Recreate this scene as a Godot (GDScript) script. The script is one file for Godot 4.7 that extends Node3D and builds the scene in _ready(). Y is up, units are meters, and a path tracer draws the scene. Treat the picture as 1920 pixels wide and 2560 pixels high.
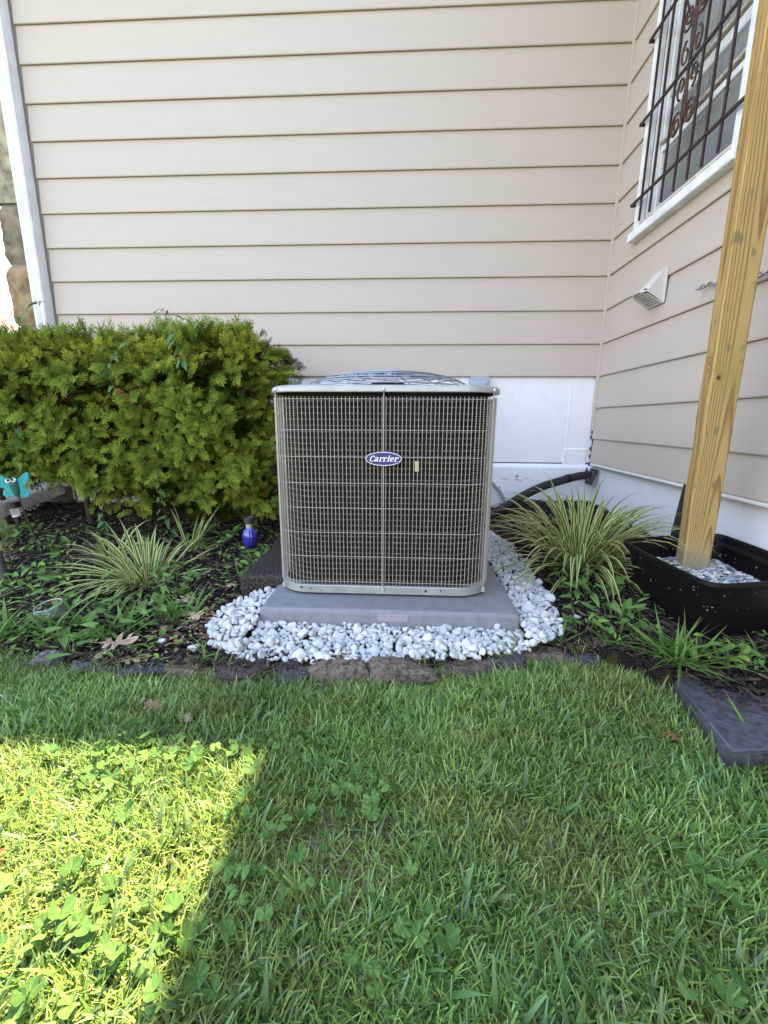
extends Node3D

# ---------------------------------------------------------------- mesh builder
class MB:
	var v := PackedVector3Array()
	var n := PackedVector3Array()
	var c := PackedColorArray()
	var t := PackedVector2Array()
	var ix := PackedInt32Array()

	func tri(a: Vector3, b: Vector3, d: Vector3, na: Vector3, nb: Vector3, nd: Vector3, ca := Color.WHITE, cb := Color.WHITE, cd := Color.WHITE, ua := Vector2.ZERO, ub := Vector2.ZERO, ud := Vector2.ZERO) -> void:
		var k := v.size()
		if (b - a).cross(d - a).dot(na + nb + nd) < 0.0:
			v.append(a); v.append(b); v.append(d)
			n.append(na); n.append(nb); n.append(nd)
			c.append(ca); c.append(cb); c.append(cd)
			t.append(ua); t.append(ub); t.append(ud)
		else:
			v.append(a); v.append(d); v.append(b)
			n.append(na); n.append(nd); n.append(nb)
			c.append(ca); c.append(cd); c.append(cb)
			t.append(ua); t.append(ud); t.append(ub)
		ix.append(k); ix.append(k + 1); ix.append(k + 2)

	# flat polygon (convex), facing away from "centre"
	func poly(p: PackedVector3Array, centre: Vector3, col := Color.WHITE, uv := PackedVector2Array()) -> void:
		var nn := Vector3.ZERO
		var m := Vector3.ZERO
		for q in p:
			m += q
		m /= p.size()
		for i in range(1, p.size() - 1):
			nn += (p[i] - p[0]).cross(p[i + 1] - p[0])
		nn = nn.normalized()
		if nn.dot(m - centre) < 0.0:
			nn = -nn
		for i in range(1, p.size() - 1):
			if uv.size() == p.size():
				tri(p[0], p[i], p[i + 1], nn, nn, nn, col, col, col, uv[0], uv[i], uv[i + 1])
			else:
				tri(p[0], p[i], p[i + 1], nn, nn, nn, col, col, col)

	# box with chamfered edges
	func box(ctr: Vector3, size: Vector3, ch := 0.0, b := Basis.IDENTITY, col := Color.WHITE) -> void:
		var h := size * 0.5
		ch = minf(ch, minf(h.x, minf(h.y, h.z)) * 0.9)
		var P := func(s: Vector3, ax: int) -> Vector3:
			var q := Vector3(s.x * (h.x - ch), s.y * (h.y - ch), s.z * (h.z - ch))
			q[ax] = s[ax] * h[ax]
			return ctr + b * q
		for ax in 3:
			var a1 := (ax + 1) % 3
			var a2 := (ax + 2) % 3
			for s in [-1.0, 1.0]:
				var q := PackedVector3Array()
				for w in [[-1.0, -1.0], [1.0, -1.0], [1.0, 1.0], [-1.0, 1.0]]:
					var sv := Vector3.ZERO
					sv[ax] = s; sv[a1] = w[0]; sv[a2] = w[1]
					q.append(P.call(sv, ax))
				poly(q, ctr, col)
		if ch <= 0.0:
			return
		for ax in 3:
			var a1 := (ax + 1) % 3
			var a2 := (ax + 2) % 3
			for s1 in [-1.0, 1.0]:
				for s2 in [-1.0, 1.0]:
					var lo := Vector3.ZERO
					lo[a1] = s1; lo[a2] = s2
					var hi := lo
					lo[ax] = -1.0; hi[ax] = 1.0
					poly(PackedVector3Array([P.call(lo, a1), P.call(hi, a1), P.call(hi, a2), P.call(lo, a2)]), ctr, col)
		for sx in [-1.0, 1.0]:
			for sy in [-1.0, 1.0]:
				for sz in [-1.0, 1.0]:
					var sv := Vector3(sx, sy, sz)
					poly(PackedVector3Array([P.call(sv, 0), P.call(sv, 1), P.call(sv, 2)]), ctr, col)

	# bands between closed loops of equal length, smooth around, one normal per band
	func bands(loops: Array, centre: Vector3, col := Color.WHITE, smooth_up := false, inward := false) -> void:
		var cnt: int = loops[0].size()
		var nl := loops.size()
		var nor := []
		for j in nl - 1:
			var row := PackedVector3Array()
			for i in cnt:
				var a: Vector3 = loops[j][i]
				var tt: Vector3 = loops[j][(i + 1) % cnt] - loops[j][(i + cnt - 1) % cnt] + loops[j + 1][(i + 1) % cnt] - loops[j + 1][(i + cnt - 1) % cnt]
				var u: Vector3 = loops[j + 1][i] - a
				var q := u.cross(tt).normalized()
				row.append(q)
			nor.append(row)
		# orientation from the first band: compare with radial direction when it is mostly sideways
		for j in nl - 1:
			var sgn := 0.0
			for i in cnt:
				var m: Vector3 = (loops[j][i] + loops[j + 1][i]) * 0.5 - centre
				sgn += nor[j][i].dot(m)
			var flip := sgn < 0.0
			if inward:
				flip = not flip
			if flip:
				for i in cnt:
					nor[j][i] = -nor[j][i]
		for j in nl - 1:
			for i in cnt:
				var k := (i + 1) % cnt
				var a: Vector3 = loops[j][i]
				var b: Vector3 = loops[j][k]
				var d: Vector3 = loops[j + 1][k]
				var e: Vector3 = loops[j + 1][i]
				var na: Vector3 = nor[j][i]
				var nb: Vector3 = nor[j][k]
				var nd := nb
				var ne := na
				if smooth_up:
					if j > 0:
						na = (na + nor[j - 1][i]).normalized()
						nb = (nb + nor[j - 1][k]).normalized()
					if j < nl - 2:
						ne = (ne + nor[j + 1][i]).normalized()
						nd = (nd + nor[j + 1][k]).normalized()
				tri(a, b, d, na, nb, nd, col, col, col)
				tri(a, d, e, na, nd, ne, col, col, col)

	func cap(loop: PackedVector3Array, nn: Vector3, col := Color.WHITE) -> void:
		var m := Vector3.ZERO
		for q in loop:
			m += q
		m /= loop.size()
		for i in loop.size():
			tri(m, loop[i], loop[(i + 1) % loop.size()], nn, nn, nn, col, col, col)

	func tube(path: PackedVector3Array, r0: float, r1: float, sides := 6, caps := true, col := Color.WHITE, closed := false) -> void:
		var cnt := path.size()
		var loops := []
		var nrm := []
		var prev := Vector3.ZERO
		for i in cnt:
			var tg: Vector3
			if closed:
				tg = path[(i + 1) % cnt] - path[(i + cnt - 1) % cnt]
			elif i == 0:
				tg = path[1] - path[0]
			elif i == cnt - 1:
				tg = path[i] - path[i - 1]
			else:
				tg = path[i + 1] - path[i - 1]
			tg = tg.normalized()
			if i == 0:
				prev = Vector3.UP if absf(tg.y) < 0.9 else Vector3.RIGHT
			var x := (prev - tg * prev.dot(tg)).normalized()
			prev = x
			var y := tg.cross(x)
			var r := lerpf(r0, r1, float(i) / maxf(1.0, cnt - 1.0))
			var lp := PackedVector3Array()
			var nr := PackedVector3Array()
			for k in sides:
				var a := TAU * k / sides
				var q := x * cos(a) + y * sin(a)
				lp.append(path[i] + q * r)
				nr.append(q)
			loops.append(lp)
			nrm.append(nr)
		var last := cnt if closed else cnt - 1
		for j in last:
			var jj := (j + 1) % cnt
			for k in sides:
				var kk := (k + 1) % sides
				tri(loops[j][k], loops[j][kk], loops[jj][kk], nrm[j][k], nrm[j][kk], nrm[jj][kk], col, col, col)
				tri(loops[j][k], loops[jj][kk], loops[jj][k], nrm[j][k], nrm[jj][kk], nrm[jj][k], col, col, col)
		if caps and not closed:
			cap(loops[0], (path[0] - path[1]).normalized(), col)
			cap(loops[cnt - 1], (path[cnt - 1] - path[cnt - 2]).normalized(), col)

	# sheet from rows of points, smooth normals; cols: one colour per point
	func sheet(rows: Array, cols: Array, uvs := []) -> void:
		var R := rows.size()
		var C: int = rows[0].size()
		var nr := []
		for j in R:
			var line := PackedVector3Array()
			for i in C:
				var du: Vector3 = rows[j][mini(i + 1, C - 1)] - rows[j][maxi(i - 1, 0)]
				var dv: Vector3 = rows[mini(j + 1, R - 1)][i] - rows[maxi(j - 1, 0)][i]
				var q := dv.cross(du)
				line.append(q.normalized() if q.length_squared() > 1e-16 else Vector3.UP)
			nr.append(line)
		for j in R - 1:
			for i in C - 1:
				var a: Vector3 = rows[j][i]
				var b: Vector3 = rows[j][i + 1]
				var d: Vector3 = rows[j + 1][i + 1]
				var e: Vector3 = rows[j + 1][i]
				var ua := Vector2.ZERO
				var ub := Vector2.ZERO
				var ud := Vector2.ZERO
				var ue := Vector2.ZERO
				if uvs.size():
					ua = uvs[j][i]; ub = uvs[j][i + 1]; ud = uvs[j + 1][i + 1]; ue = uvs[j + 1][i]
				tri(a, b, d, nr[j][i], nr[j][i + 1], nr[j + 1][i + 1], cols[j][i], cols[j][i + 1], cols[j + 1][i + 1], ua, ub, ud)
				if a.distance_squared_to(e) > 1e-14 or true:
					tri(a, d, e, nr[j][i], nr[j + 1][i + 1], nr[j + 1][i], cols[j][i], cols[j + 1][i + 1], cols[j + 1][i], ua, ud, ue)

	func done(m: Material = null) -> ArrayMesh:
		var arr := []
		arr.resize(Mesh.ARRAY_MAX)
		arr[Mesh.ARRAY_VERTEX] = v
		arr[Mesh.ARRAY_NORMAL] = n
		arr[Mesh.ARRAY_COLOR] = c
		arr[Mesh.ARRAY_TEX_UV] = t
		arr[Mesh.ARRAY_INDEX] = ix
		var me := ArrayMesh.new()
		me.add_surface_from_arrays(Mesh.PRIMITIVE_TRIANGLES, arr)
		if m:
			me.surface_set_material(0, m)
		return me

# ---------------------------------------------------------------- object helpers
var used := {}
var rng := RandomNumberGenerator.new()

func numbered(called: String) -> String:
	if not used.has(called):
		used[called] = 0
		return called
	used[called] += 1
	return "%s_%03d" % [called, used[called]]

func tag(o: Node3D, label: String, category: String, group := "", kind := "") -> Node3D:
	o.set_meta("label", label)
	if category:
		o.set_meta("category", category)
	if group:
		o.set_meta("group", group)
	if kind:
		o.set_meta("kind", kind)
	return o

func thing(called: String, label: String, category: String, at := Vector3.ZERO, turn := 0.0, group := "") -> Node3D:
	var o := Node3D.new()
	o.name = numbered(called)
	add_child(o)
	o.position = at
	o.rotation.y = turn
	return tag(o, label, category, group)

func part(parent: Node3D, called: String, mesh: Mesh, at := Vector3.ZERO, label := "") -> MeshInstance3D:
	var o := MeshInstance3D.new()
	o.name = called
	o.mesh = mesh
	parent.add_child(o, true)
	o.position = at
	if label:
		o.set_meta("label", label)
	return o

func solo(called: String, mesh: Mesh, label: String, category: String, at := Vector3.ZERO, group := "") -> MeshInstance3D:
	var o := MeshInstance3D.new()
	o.name = numbered(called)
	o.mesh = mesh
	add_child(o)
	o.position = at
	tag(o, label, category, group)
	return o

func structure(called: String, mesh: Mesh, label: String) -> MeshInstance3D:
	var o := MeshInstance3D.new()
	o.name = numbered(called)
	o.mesh = mesh
	add_child(o)
	tag(o, label, "", "", "structure")
	return o

func scatter(parent: Node3D, called: String, mesh: Mesh, xf: Array, cols: Array) -> MultiMeshInstance3D:
	var mm := MultiMesh.new()
	mm.transform_format = MultiMesh.TRANSFORM_3D
	mm.use_colors = true
	mm.mesh = mesh
	mm.instance_count = xf.size()
	for i in xf.size():
		mm.set_instance_transform(i, xf[i])
		mm.set_instance_color(i, cols[i])
	var o := MultiMeshInstance3D.new()
	o.name = called
	o.multimesh = mm
	o.set_meta("kind", "stuff")
	parent.add_child(o, true)
	return o

func lin(r: float, g: float, b: float) -> Color:
	return Color(r, g, b).linear_to_srgb()

func mat(col: Color, rough := 0.8, metal := 0.0, spec := 0.5) -> StandardMaterial3D:
	var m := StandardMaterial3D.new()
	m.albedo_color = col.linear_to_srgb()
	m.roughness = rough
	m.metallic = metal
	m.metallic_specular = spec
	return m

func vmat(rough := 0.7, back := 0.0, spec := 0.4) -> StandardMaterial3D:
	var m := mat(Color.WHITE, rough, 0.0, spec)
	m.vertex_color_use_as_albedo = true
	if back > 0.0:
		m.backlight_enabled = true
		m.backlight = Color(back, back, back)
	return m

var made := {}

func noise_tex(freq: float, stops: Array, seed_ := 1, size := 512, octaves := 5, kind := FastNoiseLite.TYPE_SIMPLEX_SMOOTH) -> NoiseTexture2D:
	var key := str(["c", freq, stops, seed_, size, octaves, kind])
	if made.has(key):
		return made[key]
	var f := FastNoiseLite.new()
	f.seed = seed_
	f.noise_type = kind
	f.frequency = freq
	f.fractal_octaves = octaves
	var tx := NoiseTexture2D.new()
	tx.width = size
	tx.height = size
	tx.seamless = true
	tx.noise = f
	var g := Gradient.new()
	var off := PackedFloat32Array()
	var cl := PackedColorArray()
	for s in stops:
		off.append(s[0])
		cl.append(s[1])
	g.offsets = off
	g.colors = cl
	tx.color_ramp = g
	made[key] = tx
	return tx

func bump_tex(freq: float, strength: float, seed_ := 1, size := 512, octaves := 4, kind := FastNoiseLite.TYPE_SIMPLEX_SMOOTH) -> NoiseTexture2D:
	var key := str(["n", freq, strength, seed_, size, octaves, kind])
	if made.has(key):
		return made[key]
	var f := FastNoiseLite.new()
	f.seed = seed_
	f.noise_type = kind
	f.frequency = freq
	f.fractal_octaves = octaves
	var tx := NoiseTexture2D.new()
	tx.width = size
	tx.height = size
	tx.seamless = true
	tx.noise = f
	tx.as_normal_map = true
	tx.bump_strength = strength
	made[key] = tx
	return tx

func grey(x: float) -> Color:
	return Color(x, x, x)

func triplanar(m: StandardMaterial3D, scale: float, albedo: Texture2D, normal: Texture2D, nscale := 1.0, world := true) -> StandardMaterial3D:
	m.uv1_triplanar = true
	m.uv1_world_triplanar = world
	m.uv1_scale = Vector3(scale, scale, scale)
	if albedo:
		m.albedo_texture = albedo
	if normal:
		m.normal_enabled = true
		m.normal_texture = normal
		m.normal_scale = nscale
	return m

func rr(a: float, b: float) -> float:
	return rng.randf_range(a, b)

func ss(a: float, b: float, x: float) -> float:
	return smoothstep(a, b, x)

# ---------------------------------------------------------------- the plot
var bed := PackedVector2Array([Vector2(-2.75, -0.02), Vector2(-2.62, 0.3), Vector2(-2.2, 0.85), Vector2(-1.75, 1.35), Vector2(-1.45, 1.7), Vector2(-1.22, 1.87), Vector2(-0.85, 1.93), Vector2(-0.3, 1.93), Vector2(0.05, 1.90), Vector2(0.36, 1.80), Vector2(0.62, 1.78), Vector2(0.72, 1.86), Vector2(0.78, 2.0), Vector2(0.77, 2.2), Vector2(1.36, 2.26), Vector2(1.36, -0.02)])
var relief := FastNoiseLite.new()

func in_bed(x: float, z: float) -> bool:
	return Geometry2D.is_point_in_polygon(Vector2(x, z), bed)

func ground_y(x: float, z: float) -> float:
	if not in_bed(x, z):
		return 0.006 * relief.get_noise_2d(x * 2.0, z * 2.0)
	return 0.03 + 0.1 * maxf(0.0, 1.0 - z / 1.9) + 0.06 * ss(0.5, 0.9, x) * ss(2.3, 1.75, z) + 0.008 * relief.get_noise_2d(x * 6.0, z * 6.0)

# a strap leaf or grass blade along an arc; returns nothing, adds to mb
func blade(mb: MB, base: Vector3, az: float, length: float, width: float, lean: float, curl: float, c0: Color, c1: Color, segs := 4, blunt := 0.15, twist := 0.0) -> void:
	var out := Vector3(cos(az), 0, sin(az))
	var side := Vector3(-sin(az), 0, cos(az))
	var p := base
	var rows := []
	var cols := []
	for i in segs + 1:
		var s := float(i) / segs
		var th := lean + curl * s
		var tg := Vector3.UP * cos(th) + out * sin(th)
		var w := width * 0.5 * (minf(1.0, 0.55 + 1.6 * s)) * (1.0 - ss(0.45, 1.0, s) * (1.0 - blunt))
		var tw := twist * s
		var sd := side * cos(tw) + tg.cross(side) * sin(tw)
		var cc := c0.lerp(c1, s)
		rows.append(PackedVector3Array([p - sd * w, p + sd * w]))
		cols.append(PackedColorArray([cc, cc]))
		p += tg * (length / segs)
	mb.sheet(rows, cols)

# pointed leaf lying along +z from the origin, up is +y. prof: [t, half width, setback]
func leaf_mesh(prof: Array, length: float, fold: float, droop: float, c0: Color, c1: Color, m: Material, ripple := 0.0) -> ArrayMesh:
	var mb := MB.new()
	var rows := []
	var cols := []
	for q in prof:
		var tt: float = q[0]
		var w: float = q[1] * length
		var zz: float = (tt) * length
		var back: float = q[2] * length
		var y := -droop * tt * tt * length
		var mid := Vector3(0, y, zz)
		var wob := ripple * length * sin(tt * 17.0)
		var ed := c0.lerp(c1, tt)
		rows.append(PackedVector3Array([Vector3(-w, y + fold * w + wob, zz - back), Vector3(-w * 0.5, y + fold * w * 0.6, zz - back * 0.4), mid, Vector3(w * 0.5, y + fold * w * 0.6, zz - back * 0.4), Vector3(w, y + fold * w - wob, zz - back)]))
		var vein := Color(ed.r * 1.35, ed.g * 1.25, ed.b * 1.3)
		cols.append(PackedColorArray([ed, ed, vein, ed, ed]))
	mb.sheet(rows, cols)
	return mb.done(m)

# blob of stone: sphere cut by random planes
func stone_mesh(sd: int, size: Vector3, cuts: int, m: Material, lat := 7, lon := 9, rough := 0.06, c := Color.WHITE, flatten := 0.0, boxy := 0.0) -> ArrayMesh:
	var g := RandomNumberGenerator.new()
	g.seed = sd
	var pl := []
	for i in cuts:
		var d := Vector3(g.randfn(), g.randfn(), g.randfn()).normalized()
		pl.append([d, g.randf_range(0.46, 0.74)])
	if boxy > 0.0:
		for d in [Vector3.RIGHT, Vector3.LEFT, Vector3.BACK, Vector3.FORWARD]:
			var dj: Vector3 = (d + Vector3(g.randfn(), g.randfn(), g.randfn()) * 0.16).normalized()
			pl.append([dj, boxy * g.randf_range(0.9, 1.08)])
	if flatten > 0.0:
		pl.append([Vector3.UP, flatten])
	var pts := []
	for j in lat + 1:
		var row := PackedVector3Array()
		var ph := PI * j / lat
		for i in lon:
			var a := TAU * (i + 0.5 * (j % 2)) / lon
			var d := Vector3(sin(ph) * cos(a), cos(ph), sin(ph) * sin(a))
			var r := 1.0
			for q in pl:
				var k: float = d.dot(q[0])
				if k > 0.05:
					r = minf(r, q[1] / k)
			r *= 1.0 + g.randf_range(-rough, rough)
			if j == 0 or j == lat:
				r = r if i == 0 else row[0].length() / maxf(0.001, 1.0)
				row.append(d * r)
			else:
				row.append(d * r)
		pts.append(row)
	var mb := MB.new()
	for j in lat:
		for i in lon:
			var k := (i + 1) % lon
			var a: Vector3 = pts[j][i] * size
			var b: Vector3 = pts[j][k] * size
			var d: Vector3 = pts[j + 1][k] * size
			var e: Vector3 = pts[j + 1][i] * size
			var tris := []
			if j % 2 == 0:
				tris = [[a, b, e], [b, d, e]]
			else:
				tris = [[a, b, d], [a, d, e]]
			for q in tris:
				if (q[1] - q[0]).cross(q[2] - q[0]).length_squared() > 1e-16:
					mb.poly(PackedVector3Array(q), Vector3.ZERO, c)
	return mb.done(m)

func rrect(cx: float, cz: float, hw: float, hd: float, r: float, y: float, seg := 8, straight := 6) -> PackedVector3Array:
	var p := PackedVector3Array()
	var cs := [Vector2(hw - r, hd - r), Vector2(-(hw - r), hd - r), Vector2(-(hw - r), -(hd - r)), Vector2(hw - r, -(hd - r))]
	for q in 4:
		for k in seg + 1:
			var a := PI * 0.5 * (q + float(k) / seg)
			p.append(Vector3(cx + cs[q].x + r * cos(a), y, cz + cs[q].y + r * sin(a)))
	return p

func circle(ctr: Vector3, r: float, cnt: int) -> PackedVector3Array:
	var p := PackedVector3Array()
	for i in cnt:
		var a := TAU * i / cnt
		p.append(ctr + Vector3(r * cos(a), 0, r * sin(a)))
	return p

func lathe(mb: MB, prof: Array, cnt: int, ctr := Vector3.ZERO, col := Color.WHITE, smooth := false) -> void:
	var loops := []
	var my := 0.0
	for q in prof:
		loops.append(circle(ctr + Vector3(0, q.y, 0), q.x, cnt))
		my += q.y
	mb.bands(loops, ctr + Vector3(0, my / prof.size(), 0), col, smooth)
	if prof[0].x > 1e-5:
		mb.cap(loops[0], Vector3.DOWN, col)
	if prof[-1].x > 1e-5:
		mb.cap(loops[-1], Vector3.UP, col)

# ---------------------------------------------------------------- build
const ROW := 0.2032
const ROW_TOP := 2.861            # height of one siding butt line, all others are whole rows away
const WALL_H := 4.0
const WX := 1.28                  # plane of the side wall

var MS := {}

func _ready() -> void:
	rng.seed = 7
	relief.seed = 3
	relief.frequency = 1.0
	# camera
	var cam := Camera3D.new()
	cam.name = "camera"
	cam.basis = Basis(Vector3.UP, 0.05) * Basis(Vector3.RIGHT, -0.2132) * Basis(Vector3.BACK, 0.0053)
	cam.position = Vector3(0, 0.74, 3.0037)
	cam.fov = 101.0
	cam.near = 0.02
	cam.far = 2000.0
	add_child(cam)
	cam.current = true
	# sky
	var sky := ProceduralSkyMaterial.new()
	sky.sky_top_color = Color(0.57, 0.65, 0.79)
	sky.sky_horizon_color = Color(0.96, 0.95, 0.94)
	sky.sky_curve = 0.22
	sky.sky_energy_multiplier = 1.0
	sky.ground_bottom_color = Color(0.30, 0.32, 0.22)
	sky.ground_horizon_color = Color(0.55, 0.60, 0.55)
	sky.sun_angle_max = 8.0
	sky.use_debanding = false
	var env := Environment.new()
	env.background_mode = Environment.BG_SKY
	env.sky = Sky.new()
	env.sky.sky_material = sky
	env.background_energy_multiplier = 1.0
	env.ambient_light_source = Environment.AMBIENT_SOURCE_SKY
	env.tonemap_mode = Environment.TONE_MAPPER_LINEAR
	env.tonemap_exposure = 5.9
	env.sdfgi_enabled = true
	env.ssao_enabled = true
	env.ssil_enabled = true
	var we := WorldEnvironment.new()
	we.name = "world_environment"
	we.environment = env
	add_child(we)
	# sun: high behind the house on the right, so that the roof shades all but a patch of the lawn
	var sun := DirectionalLight3D.new()
	sun.name = "sun"
	sun.light_energy = 1.6
	sun.light_color = Color(1.0, 0.92, 0.75)
	sun.light_angular_distance = 0.5
	sun.shadow_enabled = true
	add_child(sun)
	sun.look_at_from_position(Vector3.ZERO, Vector3(-0.298, -1.0, 0.455), Vector3.UP)

	materials()
	build_ground()
	build_house()
	build_air_conditioner()
	build_pad_and_gravel()
	build_edging()
	build_planter()
	build_wall_fittings()
	build_garden_things()
	build_hedge()
	build_lily_turf()
	build_weeds()
	build_leaf_litter()
	build_background()
	build_lawn()

func materials() -> void:
	MS.siding = triplanar(mat(Color(0.510, 0.437, 0.365), 0.62, 0.0, 0.35), 1.1, noise_tex(0.006, [[0.0, grey(0.982)], [0.5, grey(0.994)], [1.0, grey(1.0)]], 11), bump_tex(0.05, 1.5, 12, 512, 3), 0.12)
	MS.siding.uv1_scale = Vector3(0.5, 5.0, 0.5)
	MS.white = triplanar(mat(Color(0.80, 0.81, 0.80), 0.5), 1.5, noise_tex(0.01, [[0.0, grey(0.88)], [0.6, grey(1.0)]], 13), null)
	MS.trim_dirty = triplanar(mat(Color(0.62, 0.58, 0.47), 0.6), 3.0, noise_tex(0.02, [[0.2, grey(0.75)], [0.7, grey(1.0)]], 14), null)
	MS.foundation = triplanar(mat(Color(0.80, 0.81, 0.82), 0.75), 1.3, noise_tex(0.012, [[0.0, grey(0.955)], [0.3, grey(0.99)], [1.0, grey(1.0)]], 15), bump_tex(0.05, 5.0, 16, 512, 5), 0.12)
	MS.dark = mat(Color(0.012, 0.012, 0.013), 0.6)
	MS.soil = triplanar(mat(Color(0.05, 0.04, 0.035), 0.95, 0.0, 0.2), 4.0, noise_tex(0.05, [[0.2, grey(0.3)], [0.8, grey(1.0)]], 17), bump_tex(0.06, 14.0, 18), 1.0)
	MS.thatch = triplanar(mat(Color(0.05, 0.045, 0.022), 0.95, 0.0, 0.2), 5.0, noise_tex(0.04, [[0.1, Color(0.55, 0.5, 0.4)], [0.5, Color(0.9, 0.95, 0.7)], [0.9, Color(1.0, 1.0, 1.0)]], 19), bump_tex(0.08, 14.0, 20), 1.0)
	MS.leaf = vmat(0.6, 0.75, 0.3)
	MS.grass = vmat(0.40, 0.85, 0.5)
	MS.conifer = vmat(0.75, 0.32, 0.15)
	MS.bark = triplanar(mat(Color(0.10, 0.065, 0.045), 0.95), 8.0, noise_tex(0.05, [[0.2, grey(0.4)], [0.8, grey(1.0)]], 21), null)
	MS.galv = mat(Color(0.52, 0.54, 0.52), 0.38, 0.55)
	MS.wire = mat(Color(0.40, 0.385, 0.335), 0.4, 0.15)
	MS.unit_paint = triplanar(mat(Color(0.38, 0.385, 0.36), 0.32, 0.25), 2.0, noise_tex(0.01, [[0.0, grey(0.88)], [0.7, grey(1.0)]], 22), null)
	MS.steel_rings = mat(Color(0.30, 0.35, 0.42), 0.3, 0.6)
	MS.black_plastic = triplanar(mat(Color(0.006, 0.006, 0.0065), 0.45, 0.0, 0.25), 3.0, null, bump_tex(0.04, 2.0, 23), 0.25)
	MS.pad = triplanar(mat(Color(0.215, 0.22, 0.24), 0.6), 2.0, noise_tex(0.02, [[0.0, grey(0.90)], [0.5, grey(0.97)], [0.85, grey(1.0)]], 24), bump_tex(0.12, 3.0, 25), 0.35)
	MS.old_concrete = triplanar(mat(Color(0.15, 0.13, 0.115), 0.95, 0.0, 0.2), 3.5, noise_tex(0.06, [[0.2, grey(0.3)], [0.5, grey(0.7)], [0.8, grey(1.0)]], 26), bump_tex(0.12, 16.0, 27), 1.0)
	MS.iron = triplanar(mat(Color(0.035, 0.018, 0.016), 0.45, 0.2), 9.0, noise_tex(0.05, [[0.0, Color(0.6, 0.6, 0.7)], [0.55, Color(1, 1, 1)], [0.75, Color(1.0, 0.55, 0.3)]], 28), null)
	MS.rust = triplanar(mat(Color(0.17, 0.065, 0.03), 0.7, 0.1), 9.0, noise_tex(0.05, [[0.3, grey(0.3)], [0.7, grey(1.0)]], 29), null)

# ---------------------------------------------------------------- ground
func build_ground() -> void:
	var far := MB.new()
	far.poly(PackedVector3Array([Vector3(-900, -0.05, -900), Vector3(900, -0.05, -900), Vector3(900, -0.05, 900), Vector3(-900, -0.05, 900)]), Vector3(0, -1, 0))
	structure("ground", far.done(triplanar(mat(Color(0.16, 0.18, 0.075), 0.95, 0.0, 0.2), 0.7, noise_tex(0.03, [[0.1, grey(0.6)], [0.8, grey(1.0)]], 30), null)), "mown lawn ground stretching away behind the garden")
	var lawn := MB.new()
	var soil := MB.new()
	var st := 0.05
	for iz in range(-2, 120):
		for ix in range(-110, 28):
			var x0 := ix * st
			var z0 := iz * st
			var q := PackedVector3Array()
			var hit := 0
			for w in [[0, 0], [1, 0], [1, 1], [0, 1]]:
				var xx: float = x0 + w[0] * st
				var zz: float = z0 + w[1] * st
				if in_bed(xx, zz):
					hit += 1
				q.append(Vector3(xx, ground_y(xx, zz), zz))
			var mb := soil if hit >= 2 else lawn
			for k in 4:
				if hit > 0 and hit < 4:
					q[k].y = minf(q[k].y, 0.062)
			mb.poly(q, Vector3(x0, -9, z0))
	structure("garden_bed", soil.done(MS.soil), "dark soil of the planting bed along the house wall")
	structure("lawn", lawn.done(MS.thatch), "soil and thatch under the lawn grass in the foreground")
	# mulch chips
	var mm := vmat(0.85, 0.0, 0.3)
	var chips := []
	for k in 5:
		var g := MB.new()
		var r := RandomNumberGenerator.new()
		r.seed = 60 + k
		g.box(Vector3.ZERO, Vector3(r.randf_range(0.018, 0.042), r.randf_range(0.003, 0.005), r.randf_range(0.005, 0.010)), 0.0015, Basis(Vector3.UP, 0.0))
		for i in g.v.size():
			var p := g.v[i]
			g.v[i] = p + Vector3(0, 0.12 * p.x * sin(p.x * 90.0 + k), 0.25 * p.x * sin(k * 2.0))
		chips.append(g.done(mm))
	var mulch := thing("mulch", "dark brown shredded bark mulch covering the planting bed", "mulch")
	mulch.set_meta("kind", "stuff")
	for k in 5:
		var xf := []
		var cl := []
		while xf.size() < 3600:
			var x := rr(-2.7, 1.3)
			var z := rr(0.02, 2.25)
			if not in_bed(x, z) or (x > -0.55 and x < 0.42 and z < 1.85 and z > 0.6):
				continue
			var b := Basis(Vector3.UP, rr(0, TAU)) * Basis(Vector3.RIGHT, rr(-0.5, 0.5)) * Basis(Vector3.BACK, rr(-0.35, 0.35))
			b = b.scaled(Vector3.ONE * rr(0.6, 1.3))
			xf.append(Transform3D(b, Vector3(x, ground_y(x, z) + rr(0.0, 0.016), z)))
			var t := rr(0.5, 1.5)
			var warm := rr(0.0, 1.0)
			var cc := Color(0.034, 0.029, 0.027).lerp(Color(0.075, 0.050, 0.036), warm * warm) * t
			if rng.randf() < 0.025:
				cc = Color(0.16, 0.12, 0.085)
			cl.append(cc)
		scatter(mulch, "bark_chips", chips[k], xf, cl)

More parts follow.
